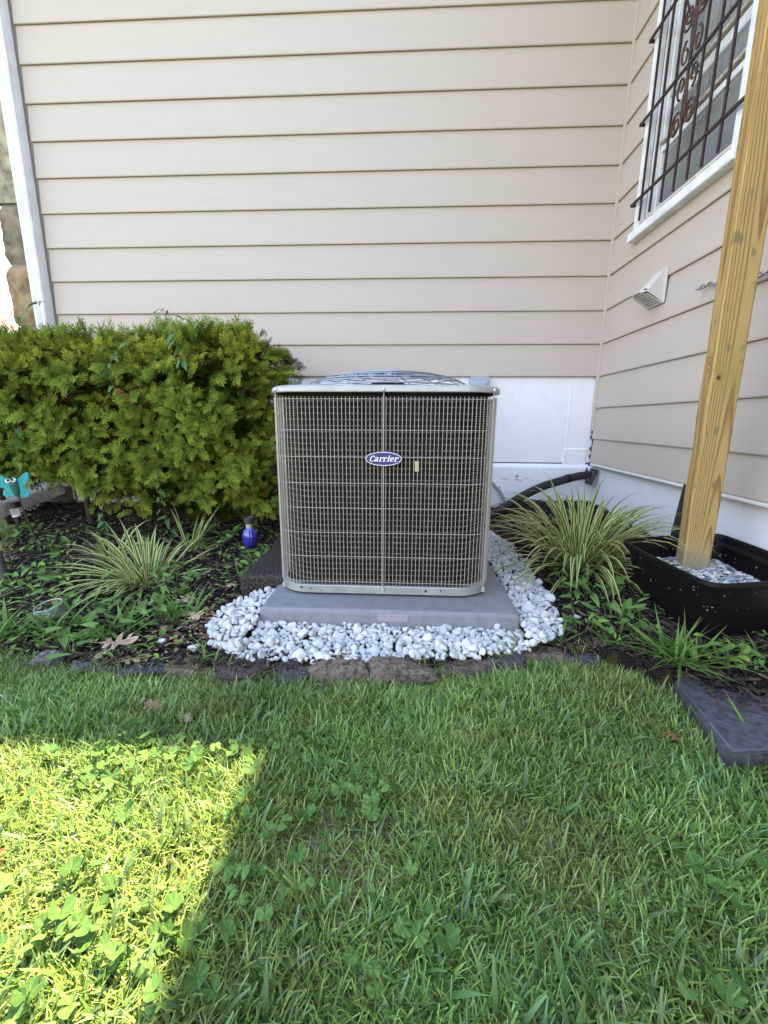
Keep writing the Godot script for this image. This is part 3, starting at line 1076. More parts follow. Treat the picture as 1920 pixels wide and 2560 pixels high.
# ---------------------------------------------------------------- pad and white stones
func build_pad_and_gravel() -> void:
	var pd := thing("equipment_pad", "smooth grey plastic pad under the air conditioner", "equipment pad")
	var mb := MB.new()
	var lo := []
	for q in [[0.452, 0.015], [0.448, 0.090], [0.4455, 0.098], [0.440, 0.1035], [0.430, 0.105]]:
		lo.append(rrect(-0.052, 1.22, q[0], q[0], 0.012, q[1], 3))
	mb.bands(lo, Vector3(-0.052, 0.0, 1.22))
	mb.cap(lo[4], Vector3.UP)
	mb.cap(lo[0], Vector3.DOWN)
	part(pd, "slab", mb.done(MS.pad))
	var st := MB.new()
	st.box(Vector3(-0.036, 0.081, 1.6693), Vector3(0.105, 0.028, 0.0016), 0.0004, Basis(Vector3.RIGHT, -0.065))
	part(pd, "sticker", st.done(mat(Color(0.30, 0.27, 0.30), 0.35)), Vector3.ZERO, "blank pale rectangular sticker on the front edge")
	# white stones
	var cols := [Color(0.68, 0.70, 0.71), Color(0.60, 0.63, 0.65), Color(0.73, 0.73, 0.72)]
	var meshes := []
	for k in 12:
		var m: StandardMaterial3D = triplanar(mat(cols[k % 3], 0.85, 0.0, 0.3), 9.0, noise_tex(0.03, [[0.0, grey(0.55)], [0.35, grey(0.9)], [1.0, grey(1.0)]], 90 + k % 3, 256), bump_tex(0.06, 6.0, 95, 256), 0.9, false)
		var g := RandomNumberGenerator.new()
		g.seed = 300 + k
		meshes.append(stone_mesh(200 + k, Vector3(g.randf_range(0.85, 1.45), g.randf_range(0.62, 0.95), g.randf_range(0.8, 1.1)), 9, m, 9, 12, 0.0))
	var outline := PackedVector2Array([Vector2(-0.60, 1.83), Vector2(-0.665, 1.70), Vector2(-0.675, 1.58), Vector2(-0.60, 1.50), Vector2(-0.52, 1.42), Vector2(-0.50, 1.30), Vector2(-0.48, 0.75), Vector2(0.40, 0.60), Vector2(0.50, 0.62), Vector2(0.575, 0.85), Vector2(0.575, 1.20), Vector2(0.57, 1.50), Vector2(0.525, 1.70), Vector2(0.44, 1.775), Vector2(0.22, 1.825), Vector2(-0.10, 1.875), Vector2(-0.45, 1.89)])
	var bd := thing("gravel_bed", "bright white marble chips banked around the grey pad", "gravel")
	# base layer below, so that no soil shows between
	var spots := []
	var tries := 0
	while spots.size() < 3600 and tries < 90000:
		tries += 1
		var p := Vector2(rr(-0.72, 0.64), rr(0.55, 1.92))
		if not Geometry2D.is_point_in_polygon(p, outline):
			continue
		if p.x > -0.49 and p.x < 0.39 and p.y < 1.66:
			continue
		var s := rr(0.0090, 0.0160)
		if rng.randf() < 0.18:
			s = rr(0.017, 0.024)
		var ok := true
		for q in spots:
			if absf(q[0].x - p.x) < 0.03 and absf(q[0].y - p.y) < 0.03 and q[0].distance_to(p) < (q[1] + s) * 0.58:
				ok = false
				break
		if ok:
			spots.append([p, s])
	spots.sort_custom(func(a, b): return a[0].y + a[1] * 6.0 > b[0].y + b[1] * 6.0)
	var xf := []
	var bins := []
	for k in 12:
		bins.append([[], []])
	var n := 0
	for q in spots:
		var p: Vector2 = q[0]
		var s: float = q[1]
		var bank := -0.004 * ss(0.16, 0.03, absf(p.y - 1.66)) if p.x > -0.5 and p.x < 0.4 else 0.02 * ss(0.2, 0.05, minf(absf(p.x + 0.49), absf(p.x - 0.39)))
		var y := maxf(ground_y(p.x, p.y), 0.03) + s * 0.45 + bank + rr(0.0, 0.007)
		var b := Basis(Vector3.UP, rr(0, TAU)) * Basis(Vector3.RIGHT, rr(-0.9, 0.9)) * Basis(Vector3.BACK, rr(-0.9, 0.9))
		var k := rng.randi() % 12
		var tr := Transform3D(b.scaled(Vector3.ONE * s), Vector3(p.x, y, p.y))
		if n < 300:
			var o := part(bd, "stone", meshes[k])
			o.transform = tr
		else:
			bins[k][0].append(tr)
			bins[k][1].append(Color.WHITE)
		n += 1
	for i in 1500:
		var p := Vector2(rr(-0.70, 0.60), rr(0.58, 1.88))
		if not Geometry2D.is_point_in_polygon(p, outline) or (p.x > -0.49 and p.x < 0.39 and p.y < 1.66):
			continue
		var bank := -0.008 * ss(0.16, 0.03, absf(p.y - 1.66)) if p.x > -0.5 and p.x < 0.4 else 0.015 * ss(0.2, 0.05, minf(absf(p.x + 0.49), absf(p.x - 0.39)))
		var k := rng.randi() % 12
		bins[k][0].append(Transform3D(Basis(Vector3.UP, rr(0, TAU)).scaled(Vector3.ONE * rr(0.008, 0.014)), Vector3(p.x, maxf(ground_y(p.x, p.y), 0.03) + bank, p.y)))
		bins[k][1].append(Color.WHITE)
	for k in 12:
		scatter(bd, "small_stones", meshes[k], bins[k][0], bins[k][1])
	# stones that rolled off the bed
	var loose := [[-0.772, 1.806, 0.016, "white stone lying alone on the mulch beside an orange dead leaf"], [-0.657, 1.831, 0.019, "round white stone just left of the gravel bed by the edging"], [0.612, 1.60, 0.015, "white stone strayed right of the gravel onto dark mulch"], [-0.245, 1.862, 0.026, "largest white stone, at the front rim above the brown edging stones"]]
	for i in loose.size():
		var q: Array = loose[i]
		var o := solo("white_stone", meshes[i * 2], q[3], "stone", Vector3(q[0], ground_y(q[0], q[1]) + q[2] * 0.6, q[1]))
		o.scale = Vector3.ONE * q[2]

# ---------------------------------------------------------------- stones along the lawn edge
func build_edging() -> void:
	# x, z, half length, height, half depth, turn, tint, label
	var e := [
		[-1.60, 1.50, 0.05, 0.075, 0.05, 0.3, Color(0.20, 0.21, 0.22), "rounded grey stone at the far left end of the bed edging"],
		[-1.47, 1.655, 0.075, 0.07, 0.045, 0.5, Color(0.20, 0.165, 0.135), "weathered brown edging stone left of the glass bowl"],
		[-1.36, 1.715, 0.075, 0.035, 0.035, -0.15, Color(0.12, 0.105, 0.10), "thin dark flat edging stone just below the glass bowl"],
		[-1.285, 1.79, 0.05, 0.05, 0.04, -0.3, Color(0.19, 0.20, 0.22), "small blocky grey edging stone half hidden in weeds"],
		[-1.205, 1.855, 0.04, 0.03, 0.035, 0.2, Color(0.11, 0.095, 0.085), "low brown edging stone sunk beside the rounded slate one"],
		[-1.085, 1.885, 0.052, 0.062, 0.045, 0.35, Color(0.165, 0.17, 0.19), "big rounded blue grey edging stone on the left lawn edge"],
		[-0.970, 1.905, 0.045, 0.045, 0.04, 0.0, Color(0.10, 0.10, 0.115), "small dark pointed edging stone left of the oak leaf"],
		[-0.880, 1.900, 0.065, 0.042, 0.04, 0.1, Color(0.095, 0.095, 0.105), "dark edging stone with a big oak leaf lying on it"],
		[-0.745, 1.915, 0.092, 0.055, 0.035, 0.12, Color(0.080, 0.085, 0.10), "long blue black slate edging stone right of the oak leaves"],
		[-0.610, 1.918, 0.078, 0.045, 0.04, -0.03, Color(0.17, 0.135, 0.11), "low two toned brown and grey edging stone"],
		[-0.458, 1.918, 0.078, 0.060, 0.042, 0.0, Color(0.085, 0.075, 0.072), "layered charcoal edging stone with a ragged face"],
		[-0.330, 1.915, 0.060, 0.062, 0.04, 0.0, Color(0.075, 0.078, 0.088), "squarish dark slate edging stone left of the brown pair"],
		[-0.195, 1.912, 0.082, 0.060, 0.04, -0.03, Color(0.19, 0.165, 0.14), "flat fronted grey brown edging stone under the largest white stone"],
		[0.005, 1.900, 0.108, 0.078, 0.045, 0.03, Color(0.185, 0.16, 0.135), "largest edging stone, a brown trapezoid in the middle of the row"],
		[0.185, 1.868, 0.088, 0.050, 0.04, 0.12, Color(0.125, 0.108, 0.098), "dull brown edging stone right of the largest one"],
		[0.315, 1.812, 0.064, 0.055, 0.04, 0.25, Color(0.085, 0.088, 0.10), "dark slate edging stone sloping up to the right"],
		[0.440, 1.785, 0.066, 0.055, 0.04, 0.05, Color(0.185, 0.155, 0.125), "tan brown edging stone near the right end of the row"],
		[0.575, 1.775, 0.066, 0.045, 0.04, -0.05, Color(0.10, 0.103, 0.115), "last dark slate edging stone at the right end of the row"],
	]
	for i in e.size():
		var q: Array = e[i]
		var c: Color = q[6]
		var sm := triplanar(mat(c, 0.85, 0.0, 0.3), 5.0, noise_tex(0.03, [[0.1, Color(0.5, 0.5, 0.52)], [0.45, Color(0.9, 0.85, 0.8)], [0.85, Color(1.0, 1.0, 1.0)]], 120 + i % 4, 256), bump_tex(0.045, 14.0, 140 + i % 4, 256), 0.7, false)
		var lat := 8
		var me := stone_mesh(700 + i, Vector3(q[2] * 1.30, q[3] * 1.10, q[4] * 1.40), 5, sm, 12, 20, 0.014, Color.WHITE, 0.54, 0.80)
		var o := solo("edging_stone", me, q[7], "edging stone", Vector3(q[0], 0.012 if i == 12 or i == 13 or i == 5 else 0.003, q[1]), "stones edging the bed along the lawn")
		o.rotation = Vector3(rr(-0.08, 0.08), q[5], rr(-0.10, 0.10))

# ---------------------------------------------------------------- planter, post, slate
func quad_loop(pts: Array, y: float, r: float, grow: float) -> PackedVector3Array:
	# rounded quadrilateral; pts are Vector2 corners in order
	var c := Vector2.ZERO
	for p in pts:
		c += p
	c /= 4.0
	var out := PackedVector3Array()
	for i in 4:
		var p: Vector2 = pts[i] + (pts[i] - c).normalized() * grow * 1.41
		var a: Vector2 = pts[(i + 3) % 4] + (pts[(i + 3) % 4] - c).normalized() * grow * 1.41
		var b: Vector2 = pts[(i + 1) % 4] + (pts[(i + 1) % 4] - c).normalized() * grow * 1.41
		var pa := p + (a - p).normalized() * r
		var pb := p + (b - p).normalized() * r
		for k in 9:
			var t := k / 8.0
			var q := pa.lerp(p, t).lerp(p.lerp(pb, t), t)
			out.append(Vector3(q.x, y, q.y))
		# sides bulge a little
		for k in range(1, 6):
			var t := k / 6.0
			var nb := b + (p - b).normalized() * r
			var q := pb.lerp(nb, t) + (((p + b) * 0.5 - c).normalized() * 0.006 * sin(t * PI))
			out.append(Vector3(q.x, y, q.y))
	return out

func build_planter() -> void:
	var rimq := [Vector2(0.825, 1.395), Vector2(0.850, 1.865), Vector2(1.258, 1.765), Vector2(1.285, 1.27)]
	var pot := thing("planter_pot", "square black plastic planter pot filled with concrete by the wall", "planter")
	var mb := MB.new()
	var lo := []
	for q in [[0.07, -0.062, 0.05], [0.20, -0.028, 0.06], [0.272, -0.012, 0.065], [0.276, -0.002, 0.065], [0.290, 0.003, 0.065], [0.300, 0.000, 0.065], [0.301, -0.006, 0.06], [0.295, -0.013, 0.06], [0.275, -0.017, 0.06]]:
		lo.append(quad_loop(rimq, q[0], q[2], q[1]))
	mb.bands(lo.slice(0, 6), Vector3(1.055, 0.15, 1.57), Color.WHITE, false)
	mb.bands(lo.slice(5, 8), Vector3(1.055, 0.0, 1.57), Color.WHITE, true)
	var ins := [lo[7], lo[8], quad_loop(rimq, 0.262, 0.06, -0.026), quad_loop(rimq, 0.17, 0.055, -0.045)]
	mb.bands(ins, Vector3(1.055, 0.24, 1.57), Color.WHITE, false, true)
	mb.cap(lo[0], Vector3.DOWN)
	part(pot, "pot_shell", mb.done(MS.black_plastic))
	# splashes of dried cement on the plastic
	var sp := MB.new()
	for i in 70:
		var a: int = rng.randi() % lo[1].size()
		var t := rr(0.0, 1.0)
		var p: Vector3 = lo[1][a].lerp(lo[2][a], t)
		var outw := (p - Vector3(1.055, p.y, 1.57)).normalized()
		var s := rr(0.0006, 0.0022)
		sp.box(p + outw * 0.0005, Vector3(s * rr(1, 2.5), s, s * rr(1, 2)), 0.0, Basis(Vector3.UP, rr(0, 3)))
	for i in 60:
		var a: int = rng.randi() % lo[8].size()
		var p: Vector3 = ins[2][a].lerp(ins[3][a], rr(0.0, 0.6))
		var s := rr(0.0008, 0.003)
		sp.box(p, Vector3(s * rr(1, 2.5), s, s * rr(1, 2)), 0.0, Basis(Vector3.UP, rr(0, 3)))
	part(pot, "cement_splash", sp.done(mat(Color(0.30, 0.30, 0.30), 0.9))).set_meta("kind", "stuff")
	# concrete fill: a lumpy slab with flakes
	var rows := []
	var cols := []
	for j in 17:
		var line := PackedVector3Array()
		var cl := PackedColorArray()
		for i in 17:
			var u := i / 16.0
			var w := j / 16.0
			var a: Vector2 = rimq[0].lerp(rimq[3], u)
			var b: Vector2 = rimq[1].lerp(rimq[2], u)
			var p := a.lerp(b, w)
			p = Vector2(1.055, 1.57).lerp(p, 0.85)
			var y := 0.212 + 0.008 * relief.get_noise_2d(p.x * 16.0, p.y * 16.0) + 0.012 * (1.0 - absf(u - 0.5)) - 0.015 * ss(0.6, 1.0, u)
			line.append(Vector3(p.x, y, p.y))
			cl.append(Color.WHITE)
		rows.append(line)
		cols.append(cl)
	var cf := MB.new()
	cf.sheet(rows, cols)
	var cm := triplanar(mat(Color(0.52, 0.50, 0.45), 0.95), 7.0, noise_tex(0.03, [[0.1, Color(0.55, 0.57, 0.62)], [0.5, Color(0.95, 0.93, 0.88)], [0.9, Color(1, 1, 0.95)]], 35, 256), bump_tex(0.06, 12.0, 36, 256), 1.0)
	var fill := part(pot, "concrete_fill", cf.done(cm))
	var fm := vmat(0.9)
	var fl := []
	for k in 4:
		var g := MB.new()
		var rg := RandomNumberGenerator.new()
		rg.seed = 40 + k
		var lp := PackedVector3Array()
		for i in 7:
			var a := TAU * i / 7.0
			var r := rg.randf_range(0.006, 0.013)
			lp.append(Vector3(r * cos(a) * 1.4, 0.002 + 0.002 * sin(a * 2 + k), r * sin(a)))
		var lp2 := PackedVector3Array()
		for p in lp:
			lp2.append(p - Vector3(0, 0.002, 0))
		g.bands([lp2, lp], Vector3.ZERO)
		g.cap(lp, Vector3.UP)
		g.cap(lp2, Vector3.DOWN)
		fl.append(g.done(fm))
	for k in 4:
		var xf := []
		var cl := []
		for i in 190:
			var u := rr(0.03, 0.97)
			var w := rr(0.03, 0.97)
			var p: Vector2 = rimq[0].lerp(rimq[3], u).lerp(rimq[1].lerp(rimq[2], u), w)
			p = Vector2(1.055, 1.57).lerp(p, 0.82)
			var y := 0.212 + 0.008 * relief.get_noise_2d(p.x * 16.0, p.y * 16.0) + 0.012 * (1.0 - absf(u - 0.5)) - 0.015 * ss(0.6, 1.0, u)
			var b := Basis(Vector3.UP, rr(0, TAU)) * Basis(Vector3.RIGHT, rr(-0.45, 0.45)) * Basis(Vector3.BACK, rr(-0.45, 0.45))
			xf.append(Transform3D(b.scaled(Vector3.ONE * rr(0.4, 1.15)), Vector3(p.x, y + 0.003, p.y)))
			var t := rng.randf()
			cl.append(Color(0.60, 0.59, 0.56) * rr(0.8, 1.1) if t < 0.62 else (Color(0.20, 0.23, 0.29) * rr(0.7, 1.3) if t < 0.9 else Color(0.5, 0.44, 0.33)))
		scatter(fill, "concrete_flakes", fl[k], xf, cl)
	build_post()
	# black slate slab at the lawn edge
	var slab := thing("slate_slab", "large flat charcoal slate slab lying at the right lawn edge", "slab")
	var pts := PackedVector3Array()
	var pr := [Vector2(0.70, 2.20), Vector2(0.716, 2.09), Vector2(0.733, 1.952), Vector2(0.80, 1.905), Vector2(0.90, 1.878), Vector2(1.10, 1.850), Vector2(1.27, 1.84), Vector2(1.27, 2.165), Vector2(1.0, 2.165), Vector2(0.84, 2.185)]
	for p in pr:
		pts.append(Vector3(p.x, 0.058, p.y))
	var bot := PackedVector3Array()
	var bev := PackedVector3Array()
	var sc := Vector3(0.98, 0.0, 2.02)
	for p in pts:
		bot.append(Vector3(p.x, 0.02, p.z))
		bev.append(sc + (p - sc) * 0.988 + Vector3(0, 0.0045, 0))
	for i in bev.size():
		bev[i].y = 0.0625
	var sb := MB.new()
	sb.bands([bot, pts, bev], Vector3(0.98, 0.0, 2.02))
	sb.cap(bev, Vector3.UP)
	part(slab, "slate", sb.done(triplanar(mat(Color(0.075, 0.080, 0.095), 0.62), 2.5, noise_tex(0.02, [[0.1, grey(0.65)], [0.5, grey(0.9)], [0.9, grey(1.0)]], 37), bump_tex(0.03, 6.0, 38), 0.6)))
	var bits := [[0.93, 2.03, 0.030, 0.3, "dark bark chip on the slate slab, the one nearest its middle"], [0.985, 1.945, 0.026, 1.2, "curled dark bark chip near the far rim of the slate slab"], [0.885, 2.125, 0.022, 0.9, "dark bark chip near the front rim of the slate slab"], [1.03, 2.07, 0.034, -0.4, "long dark bark chip at the right side of the slate slab"], [0.83, 1.965, 0.020, 0.7, "tiny dark bark sliver near the left tip of the slate slab"], [0.99, 2.005, 0.018, 0.2, "short dark bark chip right of the middle of the slate slab"]]
	for i in bits.size():
		var q: Array = bits[i]
		var cb := MB.new()
		cb.box(Vector3.ZERO, Vector3(q[2], 0.007, q[2] * 0.35), 0.002)
		for k in cb.v.size():
			var p := cb.v[k]
			cb.v[k] = p + Vector3(0.15 * p.z * sin(p.x * 200.0), 5.0 * p.x * p.x, 6.0 * p.x * p.x * (1 if i % 2 == 0 else -1))
		var o := solo("bark_chip", cb.done(mat(Color(0.025, 0.022, 0.022), 0.85)), q[4], "bark chip", Vector3(q[0], 0.067, q[1]))
		o.rotation.y = q[3]

func build_post() -> void:
	# treated timber: the grain is a solid of growth rings, cut by the four faces
	var th := -0.262
	var W := 0.083
	var L := 4.2
	var px := 4 * 88
	var py := 1500
	var dat := PackedByteArray()
	dat.resize(px * py * 3)
	var nz := FastNoiseLite.new()
	nz.seed = 4
	nz.frequency = 1.0
	nz.fractal_octaves = 2
	var knots := [[0.47, 0.93, 0.008], [0.13 + 0.75, 0.935, 0.0045], [0.055, 0.885, 0.005], [0.34, 0.30, 0.0022], [0.43, 1.55, 0.008], [0.4, 0.62, 0.0025]]
	var h := W * 0.5
	for yy in py:
		var y := L * (1.0 - float(yy) / py)
		for xx in px:
			var u := 4.0 * xx / px
			var f := int(u)
			var s := (u - f) * W - h
			var a := 0.0
			var b := 0.0
			if f == 0:
				a = s; b = h
			elif f == 1:
				a = h; b = -s
			elif f == 2:
				a = -s; b = -h
			else:
				a = -h; b = s
			var n1 := nz.get_noise_3d(a * 9.0, y * 0.55, b * 9.0)
			var cx := 0.014 + 0.010 * sin(y * 1.5 + 0.6) + 0.003 * sin(y * 4.1)
			var cz := 0.020 + 0.016 * sin(y * 1.9 + 2.4)
			var d := Vector2(a - cx, b - cz).length() + 0.006 * n1
			for q in knots:
				var ku: float = q[0] * 4.0
				var dx := (u - ku) * W
				var dy: float = (y - q[1])
				var e := sqrt(dx * dx + dy * dy * 0.35)
				d += 0.006 * exp(-e * e / (q[2] * q[2] * 9.0))
			var fr := fposmod(d / 0.0062, 1.0)
			var late := ss(0.45, 0.9, fr) * (1.0 - ss(0.93, 1.0, fr))
			var fine := nz.get_noise_3d(a * 300.0, y * 8.0, b * 300.0)
			var blot := nz.get_noise_3d(a * 5.0 + 9.0, y * 2.2, b * 5.0)
			var col := Color(0.55, 0.375, 0.140).lerp(Color(0.28, 0.14, 0.050), late * 0.95)
			if f == 0 or f == 1:
				col = col.lerp(Color(0.36, 0.29, 0.075), 0.45 * ss(-0.2, 0.5, blot) + 0.12)
			else:
				col = col.lerp(Color(0.70, 0.42, 0.11), 0.25)
			col = col * (0.93 + 0.14 * fine)
			var spot := nz.get_noise_3d(a * 22.0, y * 9.0 + 40.0, b * 22.0)
			col = col.lerp(Color(0.17, 0.15, 0.075), 0.65 * ss(0.34, 0.62, spot))
			for q in knots:
				var ku: float = q[0] * 4.0
				var dx := (u - ku) * W
				var dy: float = (y - q[1])
				var e: float = sqrt(dx * dx + dy * dy * 0.6) / q[2]
				if e < 1.3:
					col = col.lerp(Color(0.11, 0.05, 0.02) * (0.55 + 0.5 * absf(sin(e * 7.0))), ss(1.3, 0.9, e))
			# pale cement-stained foot
			col = col.lerp(Color(0.50, 0.44, 0.33), 0.55 * ss(0.36, 0.22, y + 0.03 * n1))
			col = col * (0.74 if f == 0 or f == 1 else 0.82)
			col = col.linear_to_srgb()
			var o := (yy * px + xx) * 3
			dat[o] = int(clampf(col.r * 255.0, 0, 255)); dat[o + 1] = int(clampf(col.g * 255.0, 0, 255)); dat[o + 2] = int(clampf(col.b * 255.0, 0, 255))
	var im := Image.create_from_data(px, py, false, Image.FORMAT_RGB8, dat)
	var wm := mat(Color.WHITE, 0.72, 0.0, 0.35)
	wm.albedo_texture = ImageTexture.create_from_image(im)
	var post := thing("wooden_post", "yellow treated timber post standing upright in the black planter", "post", Vector3(1.012, 0.0, 1.495), 0.0)
	var mb := MB.new()
	var ch := 0.004
	# outline runs round the post; u follows it. The near corner is the node's origin
	var cpos := [Vector2(0, 0), Vector2(W, 0), Vector2(W, -W), Vector2(0, -W)]
	var segs := 26
	for f in 4:
		for s in segs:
			var y0 := 0.17 + (L - 0.17) * s / segs
			var y1 := 0.17 + (L - 0.17) * (s + 1) / segs
			var a: Vector2 = cpos[f]
			var b: Vector2 = cpos[(f + 1) % 4]
			var d := (b - a).normalized()
			var P := func(p: Vector2, y: float) -> Vector3:
				var q := p.rotated(th * -1.0)
				var wob := 0.0012 * sin(y * 23.0 + p.x * 40.0) + 0.0008 * sin(y * 61.0)
				return Vector3(q.x - 0.008 * y + wob, y, q.y)
			var a2 := a + d * ch
			var b2 := b - d * ch
			var u0 := (f + ch / W) / 4.0
			var u1 := (f + 1 - ch / W) / 4.0
			var ctr := Vector3(W * 0.5, (y0 + y1) * 0.5, -W * 0.5)
			var v0 := 1.0 - y0 / L
			var v1 := 1.0 - y1 / L
			mb.poly(PackedVector3Array([P.call(a2, y0), P.call(b2, y0), P.call(b2, y1), P.call(a2, y1)]), ctr, Color.WHITE, PackedVector2Array([Vector2(u0, v0), Vector2(u1, v0), Vector2(u1, v1), Vector2(u0, v1)]))
			# chamfer to the next face
			var c: Vector2 = cpos[(f + 2) % 4]
			var b3 := b + (c - b).normalized() * ch
			mb.poly(PackedVector3Array([P.call(b2, y0), P.call(b3, y0), P.call(b3, y1), P.call(b2, y1)]), ctr, Color.WHITE, PackedVector2Array([Vector2(u1, v0), Vector2(u1 + 0.004, v0), Vector2(u1 + 0.004, v1), Vector2(u1, v1)]))
	part(post, "timber", mb.done(wm))

# ---------------------------------------------------------------- things on the walls
func build_wall_fittings() -> void:
	# iron grille in front of the window
	var gl := thing("window_grille", "dark brown wrought iron grille with scrolls over the window", "grille")
	var gx := WX - 0.05
	for y in [1.912, 2.295, 2.665, 3.06]:
		var rl := MB.new()
		rl.box(Vector3(gx, y, 0.69), Vector3(0.010, 0.016, 0.815), 0.002)
		# ends turn back to the wall
		rl.box(Vector3(gx + 0.026, y, 0.287), Vector3(0.046, 0.014, 0.012), 0.002)
		rl.box(Vector3(gx + 0.026, y, 1.092), Vector3(0.046, 0.014, 0.012), 0.002)
		var ro := part(gl, "rail", rl.done(MS.iron))
		for z in [0.300, 1.080]:
			var br := MB.new()
			br.box(Vector3(WX - 0.0245, y - 0.022, z), Vector3(0.006, 0.05, 0.016), 0.001)
			part(ro, "bracket", br.done(MS.rust))
	for i in 8:
		var z := 0.395 + 0.0975 * i
		if z > 1.07:
			continue
		var br := MB.new()
		br.box(Vector3(gx, 2.46, z), Vector3(0.010, 1.33, 0.010), 0.0015)
		part(gl, "bar", br.done(MS.iron))
	for s in [1.0, -1.0]:
		for d in [1.0, -1.0]:
			# big scroll: leaves the middle bar, sweeps outwards and curls in on itself
			var ctr := Vector2(0.050, 2.50 if s > 0.0 else 2.085)
			var p := PackedVector3Array([Vector3(gx, 2.335 if s > 0.0 else 2.25, 0.6875), Vector3(gx, ctr.y - s * 0.085, 0.6875 + d * 0.012)])
			for k in 44:
				var t := k / 43.0
				var a := PI + t * 3.3 * PI
				var r := lerpf(0.042, 0.010, t)
				p.append(Vector3(gx, ctr.y + s * 1.3 * r * sin(a), 0.6875 + d * (ctr.x + r * cos(a))))
			var sc := MB.new()
			sc.tube(p, 0.0055, 0.0045, 5)
			part(gl, "scroll", sc.done(MS.rust))
			# small curl hugging the middle rail
			var q := PackedVector3Array()
			for k in 30:
				var t := k / 29.0
				var a := PI * 0.5 - t * 2.1 * PI
				var r := lerpf(0.036, 0.012, t)
				q.append(Vector3(gx, 2.295 + s * 0.062 + r * sin(a) * s * 1.4, 0.6875 + d * (0.042 + r * cos(a) * 0.8)))
			var s2 := MB.new()
			s2.tube(q, 0.005, 0.004, 5)
			part(gl, "scroll", s2.done(MS.rust))
		# slanting strut from the middle bar to its neighbour
		var st := MB.new()
		st.tube(PackedVector3Array([Vector3(gx, 2.36 + 0.06 * s, 0.6875), Vector3(gx, 2.40 + 0.20 * s, 0.6875 - 0.09 * s), Vector3(gx, 2.44 + 0.30 * s, 0.6875 - 0.09 * s)]), 0.005, 0.005, 5)
		part(gl, "strut", st.done(MS.iron))
	# dryer vent hood on the side wall
	var vh := thing("vent_hood", "beige plastic vent hood with a grid grille on the side wall", "vent")
	var z0 := 0.545
	var z1 := 0.672
	var hood := MB.new()
	var xs := [WX - 0.02, WX - 0.125]
	var topl := Vector3(WX - 0.022, 1.477, z0 + 0.018)
	var topr := Vector3(WX - 0.022, 1.477, z1 - 0.018)
	var rows := []
	var cols := []
	for j in 7:
		var t := j / 6.0
		var line := PackedVector3Array()
		var cl := PackedColorArray()
		for i in 9:
			var w := i / 8.0 * 2.0 - 1.0
			var reach := 0.105 * t * (1.0 - 0.25 * w * w)
			var zz := lerpf((z0 + z1) * 0.5 + w * 0.045, (z0 + z1) * 0.5 + w * 0.063, t)
			line.append(Vector3(WX - 0.022 - reach, lerpf(1.477, 1.372, t), zz))
			cl.append(Color.WHITE)
		rows.append(line)
		cols.append(cl)
	hood.sheet(rows, cols)
	for e in [0, 8]:
		var q := PackedVector3Array()
		for j in 7:
			q.append(rows[j][e])
		q.append(Vector3(WX - 0.018, 1.322, rows[6][e].z))
		hood.poly(q, Vector3(WX - 0.05, 1.40, (z0 + z1) * 0.5))
	var vm := mat(Color(0.56, 0.51, 0.46), 0.5)
	part(vh, "hood", hood.done(vm))
	var plate := MB.new()
	plate.box(Vector3(WX - 0.020, 1.400, (z0 + z1) * 0.5), Vector3(0.008, 0.165, 0.150), 0.002)
	part(vh, "back_plate", plate.done(vm))
	var back := MB.new()
	back.box(Vector3(WX - 0.066, 1.368, (z0 + z1) * 0.5), Vector3(0.088, 0.003, 0.112), 0.0, Basis(Vector3.BACK, -0.42))
	part(vh, "dark_opening", back.done(MS.dark))
	var grid := MB.new()
	var gt := Vector3(WX - 0.127, 1.377, (z0 + z1) * 0.5)
	var gb2 := Vector3(WX - 0.026, 1.322, (z0 + z1) * 0.5)
	var gb := Basis(Vector3.BACK, atan2(gb2.y - gt.y, gb2.x - gt.x))
	for i in 9:
		var w := i / 8.0 * 2.0 - 1.0
		var len_ := 0.112 - 0.026 * w * w
		grid.box(gb2.lerp(gt, 0.5 * len_ / 0.115) + Vector3(0, 0, w * (z1 - z0) * 0.49), Vector3(len_, 0.003, 0.0024), 0.0, gb)
	for i in 8:
		var t := i / 7.0
		grid.box(gb2.lerp(gt, t * 0.97) + Vector3(0, 0.0, 0), Vector3(0.0026, 0.004, (z1 - z0) * (1.0 if t < 0.7 else 1.0 - (t - 0.7) * 1.3)), 0.0, gb)
	part(vh, "grid_grille", grid.done(mat(Color(0.62, 0.59, 0.54), 0.6)))
	# twisted wire and hook on the side wall behind the post
	var wr := MB.new()
	var pth := PackedVector3Array()
	for k in 60:
		var t := k / 59.0
		var a := t * 26.0
		pth.append(Vector3(WX - 0.040 + 0.006 * cos(a), 1.297 - 0.07 * t + 0.012 * sin(t * 9.0) + 0.007 * sin(a), 0.965 + 0.42 * t))
	wr.tube(pth, 0.0032, 0.0032, 5)
	var pt2 := PackedVector3Array()
	for k in 60:
		var t := k / 59.0
		var a := t * 26.0 + PI
		pt2.append(Vector3(WX - 0.040 + 0.006 * cos(a), 1.297 - 0.07 * t + 0.012 * sin(t * 9.0) + 0.007 * sin(a), 0.965 + 0.42 * t))
	wr.tube(pt2, 0.004, 0.004, 5)
	solo("twisted_cable", wr.done(mat(Color(0.22, 0.21, 0.21), 0.5, 0.4)), "grey twisted cable strung along the side wall behind the post", "cable")
	# electrical disconnect box
	var jb := thing("electrical_box", "small grey electrical box under the siding behind the air conditioner", "electrical box")
	var jm := mat(Color(0.33, 0.39, 0.44), 0.45)
	var b1 := MB.new()
	b1.box(Vector3(0.482, 0.915, 0.035), Vector3(0.125, 0.225, 0.07), 0.005)
	part(jb, "box", b1.done(jm))
	var b2 := MB.new()
	var lo := [rrect(0, 0, 0.045, 0.090, 0.008, 0.0, 3), rrect(0, 0, 0.034, 0.078, 0.006, 0.016, 3)]
